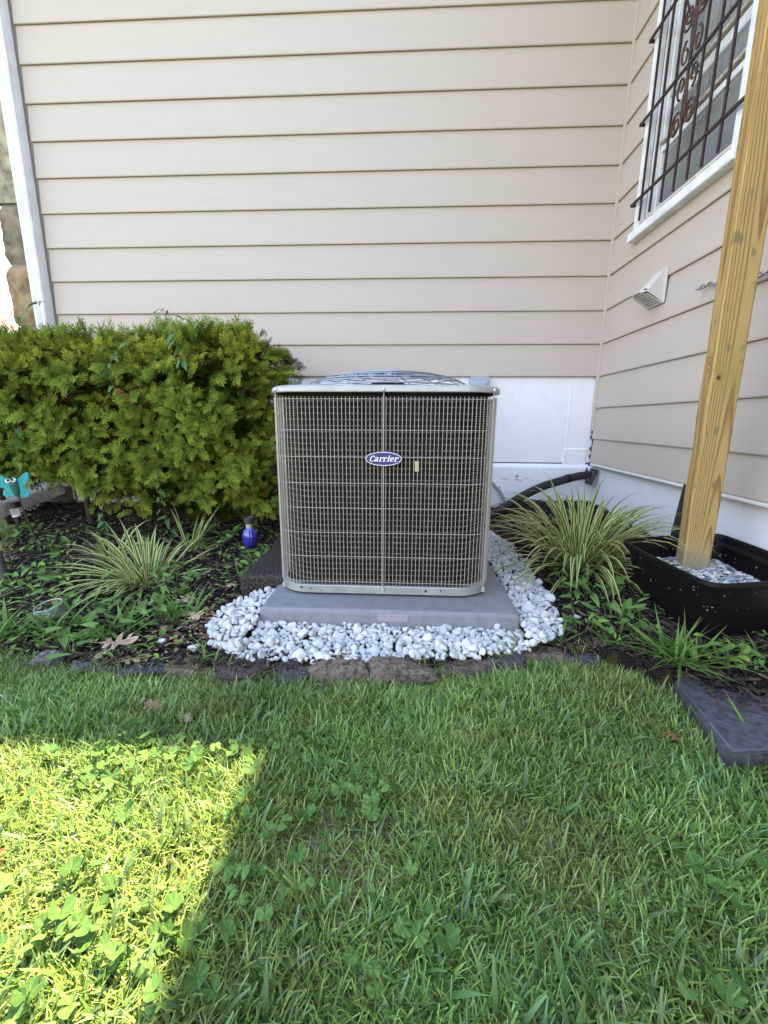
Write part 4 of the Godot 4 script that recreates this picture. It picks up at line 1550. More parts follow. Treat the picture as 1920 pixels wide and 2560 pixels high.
	b2.bands(lo, Vector3(0, -0.2, 0))
	b2.cap(lo[1], Vector3.UP)
	var cv := part(jb, "cover", b2.done(jm), Vector3(0.482, 0.905, 0.0705))
	cv.rotation.x = PI / 2
	# grey conduit from the box, and the grey pipe along the footing
	var cd := MB.new()
	var cv2 := Curve3D.new()
	cv2.add_point(Vector3(0.36, 0.47, 0.16), Vector3.ZERO, Vector3(0.12, -0.04, -0.03))
	cv2.add_point(Vector3(0.66, 0.26, 0.07), Vector3(-0.09, 0.10, 0.03), Vector3(0.04, -0.06, -0.01))
	cv2.add_point(Vector3(0.70, 0.12, 0.06), Vector3(0, 0.06, 0), Vector3.ZERO)
	cd.tube(cv2.tessellate(4, 3), 0.013, 0.013, 8)
	solo("conduit", cd.done(mat(Color(0.36, 0.40, 0.42), 0.5)), "bent grey conduit coming from behind the air conditioner into the soil", "conduit")
	var gp := MB.new()
	gp.tube(PackedVector3Array([Vector3(0.38, 0.165, 0.10), Vector3(0.7, 0.158, 0.09), Vector3(1.1, 0.15, 0.085)]), 0.016, 0.016, 8)
	solo("grey_pipe", gp.done(mat(Color(0.30, 0.30, 0.29), 0.6)), "grey pipe lying along the foot of the foundation wall", "pipe")
	# black insulated hose with a cut end fitting in the corner
	var hs := thing("insulated_hose", "black foam insulated hose running from the wall corner to the unit", "hose")
	var ht := MB.new()
	var hc := Curve3D.new()
	hc.add_point(Vector3(1.255, 0.385, 0.075), Vector3.ZERO, Vector3(-0.10, 0.0, 0.02))
	hc.add_point(Vector3(0.95, 0.325, 0.15), Vector3(0.10, 0.03, -0.02), Vector3(-0.14, -0.045, 0.04))
	hc.add_point(Vector3(0.60, 0.175, 0.32), Vector3(0.12, 0.065, -0.06), Vector3(-0.10, -0.05, 0.06))
	hc.add_point(Vector3(0.34, 0.135, 0.72), Vector3(0.08, 0.0, -0.14), Vector3.ZERO)
	var bk := hc.tessellate(5, 3)
	ht.tube(bk, 0.027, 0.029, 12)
	var hm := triplanar(mat(Color(0.014, 0.014, 0.015), 0.7), 5.0, null, bump_tex(0.04, 4.0, 41, 256), 0.5)
	part(hs, "hose", ht.done(hm))
	var seam := MB.new()
	for i in [3, 9, 14]:
		if i < bk.size() - 1:
			seam.tube(PackedVector3Array([bk[i], bk[i].lerp(bk[i + 1], 0.1)]), 0.0295, 0.0295, 12)
	part(hs, "tape_band", seam.done(MS.black_plastic))
	var cap_ := MB.new()
	cap_.poly(PackedVector3Array([Vector3(1.235, 0.44, 0.06), Vector3(1.275, 0.36, 0.05), Vector3(1.28, 0.30, 0.09), Vector3(1.24, 0.35, 0.12)]), Vector3(1.4, 0.4, -0.1))
	cap_.poly(PackedVector3Array([Vector3(1.235, 0.44, 0.06), Vector3(1.24, 0.35, 0.12), Vector3(1.20, 0.36, 0.085)]), Vector3(1.4, 0.4, -0.1))
	cap_.box(Vector3(1.262, 0.375, 0.082), Vector3(0.022, 0.11, 0.075), 0.004, Basis(Vector3.BACK, -0.3))
	part(hs, "end_flap", cap_.done(mat(Color(0.03, 0.033, 0.036), 0.6)))
	# downspout at the left corner
	var ds := thing("downspout", "white ribbed downspout at the left corner of the wall", "downspout")
	var dm := MB.new()
	var pr := PackedVector2Array()
	# outline with shallow ribs on the side and front faces
	var x0 := -2.505
	var x1 := -2.424
	var za := 0.004
	var zb := 0.082
	pr.append(Vector2(x1, za))
	for i in 5:
		var z := lerpf(za + 0.008, zb - 0.012, i / 5.0)
		pr.append(Vector2(x1, z)); pr.append(Vector2(x1 - 0.004, z + 0.003)); pr.append(Vector2(x1 - 0.004, z + 0.007)); pr.append(Vector2(x1, z + 0.010))
	pr.append(Vector2(x1, zb - 0.008)); pr.append(Vector2(x1 - 0.008, zb))
	for i in 6:
		var x := lerpf(x1 - 0.02, x0 + 0.02, i / 5.0)
		pr.append(Vector2(x, zb)); pr.append(Vector2(x - 0.004, zb - 0.002)); pr.append(Vector2(x - 0.008, zb - 0.002)); pr.append(Vector2(x - 0.012, zb))
	pr.append(Vector2(x0 + 0.006, zb)); pr.append(Vector2(x0, zb - 0.006)); pr.append(Vector2(x0, za))
	for i in pr.size():
		var a := pr[i]
		var b := pr[(i + 1) % pr.size()]
		dm.poly(PackedVector3Array([Vector3(a.x, 0.26, a.y), Vector3(b.x, 0.26, b.y), Vector3(b.x, 3.96, b.y), Vector3(a.x, 3.96, a.y)]), Vector3(-2.53, 2.0, 0.04))
	var dw := triplanar(mat(Color(0.74, 0.745, 0.73), 0.5), 1.5, noise_tex(0.01, [[0.0, grey(0.92)], [0.6, grey(1.0)]], 13), null)
	part(ds, "pipe", dm.done(dw))
	var ex := MB.new()
	var bx := Basis(Vector3.UP, 0.10)
	ex.box(Vector3(-2.56, 0.20, 0.46), Vector3(0.20, 0.075, 0.86), 0.008, bx * Basis(Vector3.RIGHT, 0.10))
	for i in 7:
		var xx := -0.085 + 0.028 * i
		var p := bx * Basis(Vector3.RIGHT, 0.10) * Vector3(xx, 0.040, 0)
		ex.box(Vector3(-2.56, 0.20, 0.46) + p, Vector3(0.013, 0.020, 0.84), 0.003, bx * Basis(Vector3.RIGHT, 0.10))
		var p2 := bx * Basis(Vector3.RIGHT, 0.10) * Vector3(0.1015, -0.028 + 0.0115 * i, 0)
		ex.box(Vector3(-2.56, 0.20, 0.46) + p2, Vector3(0.007, 0.006, 0.84), 0.002, bx * Basis(Vector3.RIGHT, 0.10))
	part(ds, "outlet_pipe", ex.done(MS.white), Vector3.ZERO, "white ribbed outlet pipe lying on the ground under the hedge")

# ---------------------------------------------------------------- small garden things
func build_garden_things() -> void:
	# old concrete block left of the unit
	var ob := MB.new()
	ob.box(Vector3(-0.515, 0.075, 1.06), Vector3(0.27, 0.13, 0.79), 0.012)
	for i in ob.v.size():
		var p := ob.v[i]
		ob.v[i] = p + Vector3(0.010 * relief.get_noise_3d(p.x * 9, p.y * 9, p.z * 9), 0.004 * relief.get_noise_3d(p.z * 9, p.y * 9, p.x * 9), 0.01 * relief.get_noise_3d(p.y * 9, p.z * 9, p.x * 9))
	solo("concrete_block", ob.done(MS.old_concrete), "old dark weathered concrete block beside the left of the unit", "concrete block")
	var blk := mat(Color(0.016, 0.015, 0.015), 0.5)
	var clear := mat(Color(0.9, 0.95, 0.95), 0.05)
	clear.albedo_color.a = 0.22
	clear.transparency = BaseMaterial3D.TRANSPARENCY_ALPHA
	# clear solar light far left
	var s1 := thing("solar_light", "black topped solar stake light with a clear shade under the butterfly", "solar light", Vector3(-2.276, 0.094, 0.69))
	var m1 := MB.new()
	lathe(m1, [Vector2(0.034, 0.135), Vector2(0.036, 0.137), Vector2(0.036, 0.168), Vector2(0.033, 0.171)], 20)
	part(s1, "cap", m1.done(blk))
	var m1b := MB.new()
	lathe(m1b, [Vector2(0.020, 0.088), Vector2(0.026, 0.134)], 18)
	part(s1, "shade", m1b.done(clear))
	var m1r := MB.new()
	lathe(m1r, [Vector2(0.019, 0.082), Vector2(0.022, 0.083), Vector2(0.022, 0.090), Vector2(0.019, 0.091)], 18)
	part(s1, "collar", m1r.done(mat(Color(0.7, 0.75, 0.75), 0.3)))
	var m1c := MB.new()
	lathe(m1c, [Vector2(0.006, -0.05), Vector2(0.013, 0.02), Vector2(0.016, 0.082)], 12)
	part(s1, "stake", m1c.done(blk))
	s1.rotation.z = 0.10
	# yellowish solar light at the frame edge
	var s2 := thing("solar_light", "black solar stake light with a yellowed shade at the far left", "solar light", Vector3(-1.714, 0.055, 1.37))
	var m2 := MB.new()
	lathe(m2, [Vector2(0.026, 0.178), Vector2(0.027, 0.18), Vector2(0.027, 0.225), Vector2(0.024, 0.228)], 20)
	part(s2, "cap", m2.done(blk))
	var m2b := MB.new()
	for i in 26:
		var a := TAU * i / 26.0
		m2b.tube(PackedVector3Array([Vector3(0.0185 * cos(a), 0.135, 0.0185 * sin(a)), Vector3(0.0225 * cos(a), 0.178, 0.0225 * sin(a))]), 0.0025, 0.0028, 5)
	lathe(m2b, [Vector2(0.0185, 0.135), Vector2(0.0225, 0.178)], 26)
	part(s2, "shade", m2b.done(mat(Color(0.50, 0.42, 0.20), 0.4)))
	var m2c := MB.new()
	lathe(m2c, [Vector2(0.008, -0.05), Vector2(0.015, 0.02), Vector2(0.016, 0.135)], 12)
	part(s2, "stake", m2c.done(mat(Color(0.05, 0.046, 0.045), 0.6)))
	s2.rotation.z = 0.12
	# blue glass solar light
	var s3 := thing("solar_light", "solar light with a ribbed cobalt blue glass globe near the unit", "solar light", Vector3(-0.803, 0.082, 0.92))
	var bm := mat(Color(0.02, 0.02, 0.30), 0.04, 0.0, 0.8)
	bm.clearcoat_enabled = true
	var m3 := MB.new()
	var loops := []
	for q in [[0.010, 0.0], [0.022, 0.008], [0.033, 0.028], [0.0375, 0.052], [0.036, 0.078], [0.030, 0.098], [0.018, 0.110], [0.015, 0.114]]:
		var lp := PackedVector3Array()
		for i in 60:
			var a := TAU * i / 60.0
			var r: float = q[0] * (1.0 + 0.035 * cos(a * 12.0 + q[1] * 30.0))
			lp.append(Vector3(r * cos(a), q[1], r * sin(a)))
		loops.append(lp)
	m3.bands(loops, Vector3(0, 0.055, 0), Color.WHITE, true)
	part(s3, "glass_globe", m3.done(bm))
	var m3b := MB.new()
	lathe(m3b, [Vector2(0.0165, 0.108), Vector2(0.0165, 0.136)], 18)
	part(s3, "neck", m3b.done(mat(Color(0.42, 0.42, 0.36), 0.3)))
	var m3c := MB.new()
	lathe(m3c, [Vector2(0.022, 0.136), Vector2(0.0265, 0.140), Vector2(0.0265, 0.166), Vector2(0.0235, 0.168), Vector2(0.020, 0.160)], 22)
	part(s3, "cap", m3c.done(mat(Color(0.035, 0.035, 0.038), 0.5)))
	# turquoise butterfly ornament on a rod
	var bf := thing("butterfly_ornament", "turquoise butterfly garden ornament with big eyes on a thin rod", "garden ornament", Vector3(-1.735, 0.065, 1.17))
	var rod := MB.new()
	rod.tube(PackedVector3Array([Vector3(0.03, -0.05, 0.02), Vector3(0.0, 0.34, 0.0)]), 0.0025, 0.0025, 6)
	part(bf, "rod", rod.done(blk))
	var tq := vmat(0.45)
	var wing := func(pts: PackedVector2Array) -> ArrayMesh:
		var mb := MB.new()
		var idx := Geometry2D.triangulate_polygon(pts)
		for f in [[0.003, 1.0], [-0.003, -1.0]]:
			for i in range(0, idx.size(), 3):
				var nn := Vector3(0, 0, f[1])
				var P := func(k: int) -> Vector3: return Vector3(pts[k].x, pts[k].y, f[0] + 0.08 * absf(pts[k].x))
				mb.tri(P.call(idx[i]), P.call(idx[i + 1]), P.call(idx[i + 2]), nn, nn, nn, Color(0.03, 0.30, 0.31), Color(0.04, 0.36, 0.36), Color(0.025, 0.25, 0.27))
		for i in pts.size():
			var a := pts[i]
			var b := pts[(i + 1) % pts.size()]
			var dz := Vector3(0, 0, 0.003)
			var pa := Vector3(a.x, a.y, 0.08 * absf(a.x))
			var pb := Vector3(b.x, b.y, 0.08 * absf(b.x))
			mb.poly(PackedVector3Array([pa - dz, pb - dz, pb + dz, pa + dz]), Vector3(0, 0.38, 0), Color(0.03, 0.36, 0.38))
		return mb.done(tq)
	var lw := PackedVector2Array([Vector2(-0.010, 0.402), Vector2(-0.030, 0.425), Vector2(-0.054, 0.452), Vector2(-0.066, 0.459), Vector2(-0.073, 0.447), Vector2(-0.069, 0.424), Vector2(-0.067, 0.405), Vector2(-0.060, 0.388), Vector2(-0.045, 0.377), Vector2(-0.035, 0.372), Vector2(-0.047, 0.362), Vector2(-0.051, 0.346), Vector2(-0.042, 0.333), Vector2(-0.028, 0.331), Vector2(-0.008, 0.338)])
	var lwo := part(bf, "wing", wing.call(lw))
	var rw := PackedVector2Array()
	for p in lw:
		var yy := p.y
		if yy > 0.395:
			yy = 0.395 + (yy - 0.395) * 0.6
		elif yy < 0.372:
			yy -= 0.010
		rw.append(Vector2(-p.x * 0.95, yy))
	part(bf, "wing", wing.call(rw))
	var dots := mat(Color(0.01, 0.16, 0.2), 0.5)
	for q in [[-0.052, 0.392], [-0.032, 0.350], [-0.046, 0.403], [0.052, 0.396], [0.047, 0.384], [0.055, 0.372], [0.034, 0.345]]:
		var d := MB.new()
		d.tube(PackedVector3Array([Vector3(q[0], q[1], 0.002 + 0.08 * absf(q[0])), Vector3(q[0], q[1], 0.0042 + 0.08 * absf(q[0]))]), 0.0028, 0.0028, 8)
		part(lwo, "wing_spot", d.done(dots))
	var body := MB.new()
	lathe(body, [Vector2(0.003, 0.325), Vector2(0.011, 0.332), Vector2(0.014, 0.346), Vector2(0.0165, 0.349), Vector2(0.0155, 0.362), Vector2(0.018, 0.365), Vector2(0.0175, 0.380), Vector2(0.020, 0.384), Vector2(0.018, 0.404), Vector2(0.010, 0.412)], 16, Vector3.ZERO, Color.WHITE, true)
	part(bf, "body", body.done(mat(Color(0.035, 0.14, 0.105), 0.5)))
	for s in [-1.0, 1.0]:
		var ey := MB.new()
		lathe(ey, [Vector2(0.0, -0.004), Vector2(0.009, -0.002), Vector2(0.0105, 0.002), Vector2(0.007, 0.006), Vector2(0.0, 0.007)], 14, Vector3.ZERO, Color.WHITE, true)
		var eo := part(bf, "eye", ey.done(mat(Color(0.8, 0.8, 0.8), 0.3)), Vector3(0.0105 * s, 0.405, 0.017))
		eo.rotation.x = PI / 2 - 0.1
		var pu := MB.new()
		lathe(pu, [Vector2(0.0, 0.004), Vector2(0.0065, 0.0055), Vector2(0.0055, 0.0075), Vector2(0.0, 0.0085)], 12, Vector3.ZERO, Color.WHITE, true)
		part(eo, "pupil", pu.done(blk), Vector3(-0.002 * s, 0, -0.003))
		var an := MB.new()
		an.tube(PackedVector3Array([Vector3(0.004 * s, 0.41, 0.0), Vector3(0.012 * s, 0.435, -0.004), Vector3(0.026 * s, 0.452, -0.006)]), 0.0008, 0.0006, 4)
		part(bf, "feeler", an.done(blk))
	bf.rotation.z = 0.12
	bf.rotation.y = 0.35
	# glass bowl
	var gb := thing("glass_bowl", "round clear glass bowl tilted among weeds on the mulch", "bowl", Vector3(-1.235, 0.040, 1.68))
	var gmat := mat(Color(0.10, 0.13, 0.11), 0.04)
	gmat.albedo_color.a = 0.2
	gmat.transparency = BaseMaterial3D.TRANSPARENCY_ALPHA
	var gm := MB.new()
	var prof := [Vector2(0.026, 0.0), Vector2(0.042, 0.008), Vector2(0.054, 0.026), Vector2(0.054, 0.040), Vector2(0.046, 0.056), Vector2(0.040, 0.062)]
	var lg := []
	for q in prof:
		lg.append(circle(Vector3(0, q.y, 0), q.x, 32))
	gm.bands(lg, Vector3(0, 0.03, 0), Color.WHITE, true)
	gm.cap(lg[0], Vector3.DOWN)
	part(gb, "glass", gm.done(gmat))
	var rm := MB.new()
	rm.tube(circle(Vector3(0, 0.063, 0), 0.0405, 32), 0.0024, 0.0024, 6, false, Color.WHITE, true)
	part(gb, "rim", rm.done(mat(Color(0.30, 0.34, 0.32), 0.1)))
	var dirt := MB.new()
	lathe(dirt, [Vector2(0.024, 0.003), Vector2(0.044, 0.014), Vector2(0.048, 0.024), Vector2(0.02, 0.027)], 20)
	part(gb, "dirt_inside", dirt.done(mat(Color(0.06, 0.06, 0.035), 0.9)))
	gb.rotation = Vector3(0.16, 0, 0.10)
	# dark stake leaning by the side wall behind the pot
	var wd := MB.new()
	wd.box(Vector3(1.235, 0.29, 1.085), Vector3(0.020, 0.36, 0.040), 0.003, Basis(Vector3.BACK, -0.10))
	solo("wooden_stake", wd.done(triplanar(mat(Color(0.055, 0.045, 0.038), 0.9), 8.0, noise_tex(0.04, [[0.3, grey(0.25)], [0.7, grey(1.0)]], 44, 256), null)), "short dark rotten stake leaning on the side wall behind the post", "stake")
	# clear plastic hoop at the left lawn rim
	var hp := MB.new()
	var hpth := PackedVector3Array()
	for k in 9:
		var a := PI * k / 8.0
		hpth.append(Vector3(-1.055 + 0.045 * cos(a), 0.02 + 0.026 * sin(a), 2.085 + 0.012 * cos(a)))
	hp.tube(hpth, 0.0018, 0.0018, 6)
	solo("plastic_strip", hp.done(mat(Color(0.26, 0.27, 0.27), 0.25)), "curved pale plastic strip in the grass at the left edge", "plastic strip")

# ---------------------------------------------------------------- hedge
func spray_mesh(sd: int, base: Color, tip: Color) -> ArrayMesh:
	# a flat fan of scale leaves: a stem with alternate branchlets, each with small pointed lobes
	var g := RandomNumberGenerator.new()
	g.seed = sd
	var mb := MB.new()
	var L := g.randf_range(0.075, 0.105)
	var nb := 7
	var bend := g.randf_range(-0.3, 0.5)
	var lobe := func(p: Vector3, d: Vector3, l: float, w: float, s0: float, s1: float) -> void:
		var sd2 := Vector3(-d.z, 0, d.x).normalized() * w
		var up := Vector3(0, 0.0006, 0)
		var c0 := base.lerp(tip, s0)
		var c1 := base.lerp(tip, s1)
		var m := p + d * l * 0.5
		var nn := (Vector3.UP + sd2.normalized() * 0.4).normalized()
		var n2 := (Vector3.UP - sd2.normalized() * 0.4).normalized()
		mb.tri(p, m + sd2 - up, p + d * l, nn, nn, nn, c0, c0, c1)
		mb.tri(p, m - sd2 - up, p + d * l, n2, n2, n2, c0, c0, c1)
	var pos := func(t: float) -> Vector3: return Vector3(0.010 * sin(t * 3.0) * bend, -0.025 * t * t * (1.0 + bend), L * t)
	for i in nb + 1:
		var t := i / float(nb + 1)
		var p: Vector3 = pos.call(t)
		var fwd: Vector3 = (pos.call(t + 0.05) - p).normalized()
		lobe.call(p, fwd, L / nb * 1.5, 0.0022, t, t)
		if i == nb:
			lobe.call(p, fwd, L * 0.2, 0.0030, t, 1.0)
			continue
		for s in [-1.0, 1.0]:
			var a: float = s * g.randf_range(0.55, 0.85)
			var d := Basis(Vector3.UP, a) * fwd
			d = (d + Vector3(0, g.randf_range(-0.2, 0.15), 0)).normalized()
			var bl := L * 0.50 * (1.0 - 0.75 * t) * (0.45 + 0.55 * minf(1.0, t * 5.0 + 0.2)) * g.randf_range(0.8, 1.15)
			var sn := 3
			for k in sn:
				var tt := k / float(sn)
				var q := p + d * bl * tt
				lobe.call(q, d, bl / sn * 1.55, 0.0019, t * 0.5 + tt * 0.3, t * 0.5 + tt * 0.5 + 0.15)
				for s2 in [-1.0, 1.0]:
					var d2 := Basis(Vector3.UP, s2 * 0.65) * d
					lobe.call(q + d * bl * 0.12, d2, bl * 0.34 * (1.0 - 0.5 * tt), 0.0017, t * 0.5 + tt * 0.4, t * 0.5 + tt * 0.5 + 0.3)
			lobe.call(p + d * bl, d, bl * 0.22, 0.0022, t * 0.5 + 0.5, 1.0)
	return mb.done(MS.conifer)

func hedge_front(x: float, y: float) -> float:
	return 0.95 - 0.30 * ss(0.95, 1.28, y) - 0.16 * ss(0.60, 0.25, y) + 0.09 * relief.get_noise_2d(x * 3.1, y * 3.1) - 0.16 * ss(-0.85, -0.62, x)

func hedge_top(x: float, z: float) -> float:
	return 1.150 + 0.05 * relief.get_noise_2d(x * 2.5 + 7.0, z * 2.5) + 0.02 * ss(-1.6, -0.9, x) - 0.10 * ss(-0.90, -0.64, x) - 0.06 * ss(0.7, 0.95, z)

func hedge_bottom(x: float) -> float:
	return 0.30 + 0.09 * relief.get_noise_1d(x * 3.3) - 0.05 + 0.14 * ss(-1.70, -1.88, x)

func build_hedge() -> void:
	var hg := thing("arborvitae_hedge", "clipped green arborvitae hedge along the wall left of the unit", "hedge")
	var kinds := []
	for k in 5:
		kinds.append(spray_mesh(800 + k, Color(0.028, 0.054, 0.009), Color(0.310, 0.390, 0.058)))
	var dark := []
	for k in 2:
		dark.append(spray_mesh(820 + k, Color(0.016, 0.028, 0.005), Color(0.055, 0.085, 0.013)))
	var bins := []
	var cols := []
	for k in 7:
		bins.append([])
		cols.append([])
	var tot := 0
	while tot < 24000:
		var u := rng.randf()
		var p: Vector3
		var outw: Vector3
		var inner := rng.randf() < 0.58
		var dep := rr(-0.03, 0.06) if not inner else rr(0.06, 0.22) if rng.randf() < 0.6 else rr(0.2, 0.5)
		if u < 0.60:
			var x := rr(-3.3, -0.66)
			var y := rr(0.16, 1.24)
			if y < hedge_bottom(x) or y > hedge_top(x, 0.8) + 0.02:
				continue
			p = Vector3(x, y, hedge_front(x, y) - dep)
			outw = Vector3(rr(-0.45, 0.45), rr(-0.25, 0.55), 1.0)
		elif u < 0.86:
			var x := rr(-3.3, -0.66)
			var z := rr(0.22, 0.95)
			p = Vector3(x, hedge_top(x, z) - dep, z)
			if z > hedge_front(x, p.y) + 0.02 or x > -0.70 - 0.40 * (0.95 - z):
				continue
			outw = Vector3(rr(-0.5, 0.5), 1.0, rr(-0.1, 0.9))
		else:
			var z := rr(0.22, 0.85)
			var y := rr(0.22, 1.15)
			p = Vector3(-0.70 - 0.40 * (0.95 - z) + 0.05 * relief.get_noise_2d(z * 4.0, y * 4.0) - 0.12 * ss(0.6, 0.3, y) - dep, y, z)
			outw = Vector3(1.0, rr(-0.2, 0.6), rr(-0.2, 0.8))
		# the outer sprays come in clusters, with the dark inside of the shrub between them
		if not inner and relief.get_noise_3d(p.x * 7.0, p.y * 7.0, p.z * 7.0 + 5.0) < rr(-0.15, 0.12):
			continue
		# gaps low down between the stems
		if p.y < 0.42 and relief.get_noise_2d(p.x * 4.0 + 3.0, p.y * 4.0) > 0.22:
			continue
		outw = outw.normalized()
		# the stem runs along the surface and a little outwards; the flat side of the fan faces out
		var tang := Vector3(rr(-1, 1), rr(-0.75, 0.9), rr(-1, 1))
		var zs := (tang - outw * tang.dot(outw)).normalized() + outw * rr(0.15, 0.9)
		zs = zs.normalized()
		var facing := (outw + Vector3(rr(-0.5, 0.5), rr(-0.2, 0.7), rr(-0.2, 0.5))).normalized()
		var x2 := facing.cross(zs).normalized()
		var y2 := zs.cross(x2).normalized()
		var b := Basis(x2, y2, zs).scaled(Vector3.ONE * rr(0.45, 0.88))
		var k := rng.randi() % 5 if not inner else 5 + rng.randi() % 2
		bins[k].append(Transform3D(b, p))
		var clump := 0.75 + 0.55 * (0.5 + 0.5 * relief.get_noise_3d(p.x * 4.0, p.y * 4.0, p.z * 4.0))
		var t := clump * rr(0.55, 1.35)
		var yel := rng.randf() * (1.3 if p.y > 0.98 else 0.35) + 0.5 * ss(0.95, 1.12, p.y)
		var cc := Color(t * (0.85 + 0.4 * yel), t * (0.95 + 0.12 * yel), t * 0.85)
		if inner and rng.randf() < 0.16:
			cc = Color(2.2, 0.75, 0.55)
		cols[k].append(cc)
		tot += 1
	# upright shoots along the top
	for i in 260:
		var x := rr(-3.0, -0.66)
		var z := rr(0.35, 0.85)
		var tall := relief.get_noise_1d(x * 5.0)
		if i < 45:
			x = rr(-1.28, -0.82)
		if x > -0.72 - 0.40 * (0.95 - z):
			continue
		var y := hedge_top(x, z) - 0.03
		var outw := Vector3(rr(-0.4, 0.4), 1.0, rr(-0.2, 0.4)).normalized()
		var y2 := outw.cross(Vector3(rr(-1, 1), 0, rr(-1, 1))).normalized()
		var k := rng.randi() % 5
		for j in 2:
			var b := Basis(Vector3.UP, j * 1.6) * Basis(y2.cross(outw).normalized(), y2, outw).scaled(Vector3.ONE * rr(0.7, 1.2))
			bins[k].append(Transform3D(b, Vector3(x, y + 0.03 * j, z)))
			var t := rr(0.8, 1.2)
			cols[k].append(Color(t * 0.9, t, t * 0.9))
	for i in 14:
		var b := Basis(Vector3.UP, PI / 2 + rr(-0.5, 0.3)) * Basis(Vector3.RIGHT, rr(-0.7, -0.1)) * Basis(Vector3.BACK, rr(-1, 1))
		bins[i % 5].append(Transform3D(b.scaled(Vector3.ONE * rr(1.0, 1.6)), Vector3(-0.68 + rr(-0.03, 0.03), 0.98 + rr(-0.06, 0.08), 0.85 + rr(-0.08, 0.05))))
		cols[i % 5].append(Color(0.95, 1.0, 0.9))
	for k in 7:
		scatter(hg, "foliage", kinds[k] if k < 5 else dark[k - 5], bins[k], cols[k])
	# stems
	for q in [[-1.41, 0.50, 0.016], [-1.15, 0.48, 0.022], [-1.95, 0.5, 0.018], [-0.86, 0.50, 0.015], [-2.5, 0.5, 0.02]]:
		var tk := MB.new()
		var pth := PackedVector3Array()
		for i in 8:
			var t := i / 7.0
			pth.append(Vector3(q[0] + 0.03 * sin(t * 5.0 + q[0]), 0.08 + 0.95 * t, q[1] + 0.03 * sin(t * 4.0)))
		tk.tube(pth, q[2], q[2] * 0.5, 8)
		part(hg, "stem", tk.done(MS.bark))
	var tw := MB.new()
	for i in 260:
		var x := rr(-2.9, -0.7)
		var y := rr(0.25, 1.0)
		var z := rr(0.35, 0.7)
		var e := Vector3(x + rr(-0.15, 0.15), y + rr(0.0, 0.16), z + rr(0.05, 0.22))
		tw.tube(PackedVector3Array([Vector3(x, y, z), Vector3(x, y, z).lerp(e, 0.5) + Vector3(rr(-0.02, 0.02), rr(-0.02, 0.02), 0), e]), 0.0032, 0.0012, 4, false)
	part(hg, "twigs", tw.done(MS.bark)).set_meta("kind", "stuff")
	# dead brown sprig hanging on the front
	var ds := spray_mesh(830, Color(0.16, 0.045, 0.022), Color(0.40, 0.12, 0.05))
	var dp := part(hg, "dead_sprig", ds, Vector3(-1.392, 0.882, 0.985), "rust brown dead sprig hanging on the hedge front")
	dp.basis = Basis(Vector3.UP, 1.35) * Basis(Vector3.RIGHT, 0.55) * Basis(Vector3.BACK, 1.3)
	dp.scale = Vector3(1.0, 1.0, 1.35)
	# bindweed climbing over the hedge
	var vine := thing("bindweed_vine", "bindweed vine with arrow shaped leaves climbing over the hedge", "vine")
	var vl := arrow_leaf(0.055, Color(0.07, 0.14, 0.045), Color(0.10, 0.19, 0.07))
	var vl2 := arrow_leaf(0.045, Color(0.09, 0.17, 0.05), Color(0.13, 0.23, 0.08))
	var paths := [[Vector3(-1.24, 1.14, 0.95), Vector3(-1.33, 1.06, 1.0), Vector3(-1.37, 0.96, 1.03), Vector3(-1.35, 0.86, 1.03)], [Vector3(-1.0, 1.19, 0.86), Vector3(-1.10, 1.22, 0.9), Vector3(-1.18, 1.24, 0.92), Vector3(-1.07, 1.10, 0.99), Vector3(-1.0, 0.97, 1.02)], [Vector3(-1.30, 0.12, 0.78), Vector3(-1.285, 0.28, 0.86), Vector3(-1.27, 0.40, 0.90), Vector3(-1.26, 0.50, 0.93)], [Vector3(-1.62, 0.10, 0.85), Vector3(-1.60, 0.22, 0.9), Vector3(-1.57, 0.33, 0.93)], [Vector3(-2.05, 1.20, 0.85), Vector3(-2.15, 1.26, 0.8), Vector3(-2.28, 1.29, 0.7), Vector3(-2.42, 1.30, 0.66)], [Vector3(-1.9, 0.50, 0.98), Vector3(-1.92, 0.62, 1.0), Vector3(-1.86, 0.72, 1.02)], [Vector3(-1.98, 1.22, 0.8), Vector3(-1.9, 1.30, 0.8), Vector3(-1.8, 1.31, 0.82)]]
	for pa in paths:
		var cv := Curve3D.new()
		for i in pa.size():
			var tg: Vector3 = (pa[mini(i + 1, pa.size() - 1)] - pa[maxi(i - 1, 0)]) * 0.22
			cv.add_point(pa[i], -tg, tg)
		var sm := MB.new()
		sm.tube(cv.tessellate(4, 4), 0.0014, 0.0010, 4)
		part(vine, "vine_stem", sm.done(mat(Color(0.09, 0.13, 0.05), 0.7)))
		var len_ := cv.get_baked_length()
		var d := 0.02
		while d < len_:
			var p := cv.sample_baked(d)
			var o := part(vine, "leaf", vl if rng.randf() < 0.6 else vl2)
			o.basis = Basis(Vector3.UP, rr(-1.6, 1.6)) * Basis(Vector3.RIGHT, rr(0.2, 1.2)) * Basis(Vector3.BACK, rr(-0.6, 0.6))
			o.scale = Vector3.ONE * rr(0.6, 1.15)
			o.position = p + Vector3(rr(-0.012, 0.012), rr(-0.01, 0.012), rr(0.0, 0.02))
			d += rr(0.028, 0.05)

func arrow_leaf(l: float, c0: Color, c1: Color) -> ArrayMesh:
	return leaf_mesh([[0.0, 0.02, 0.0], [0.06, 0.20, 0.20], [0.16, 0.27, 0.16], [0.30, 0.235, 0.05], [0.5, 0.185, 0.0], [0.75, 0.10, 0.0], [1.0, 0.004, 0.0]], l, 0.22, 0.12, c0, c1, MS.leaf, 0.008)

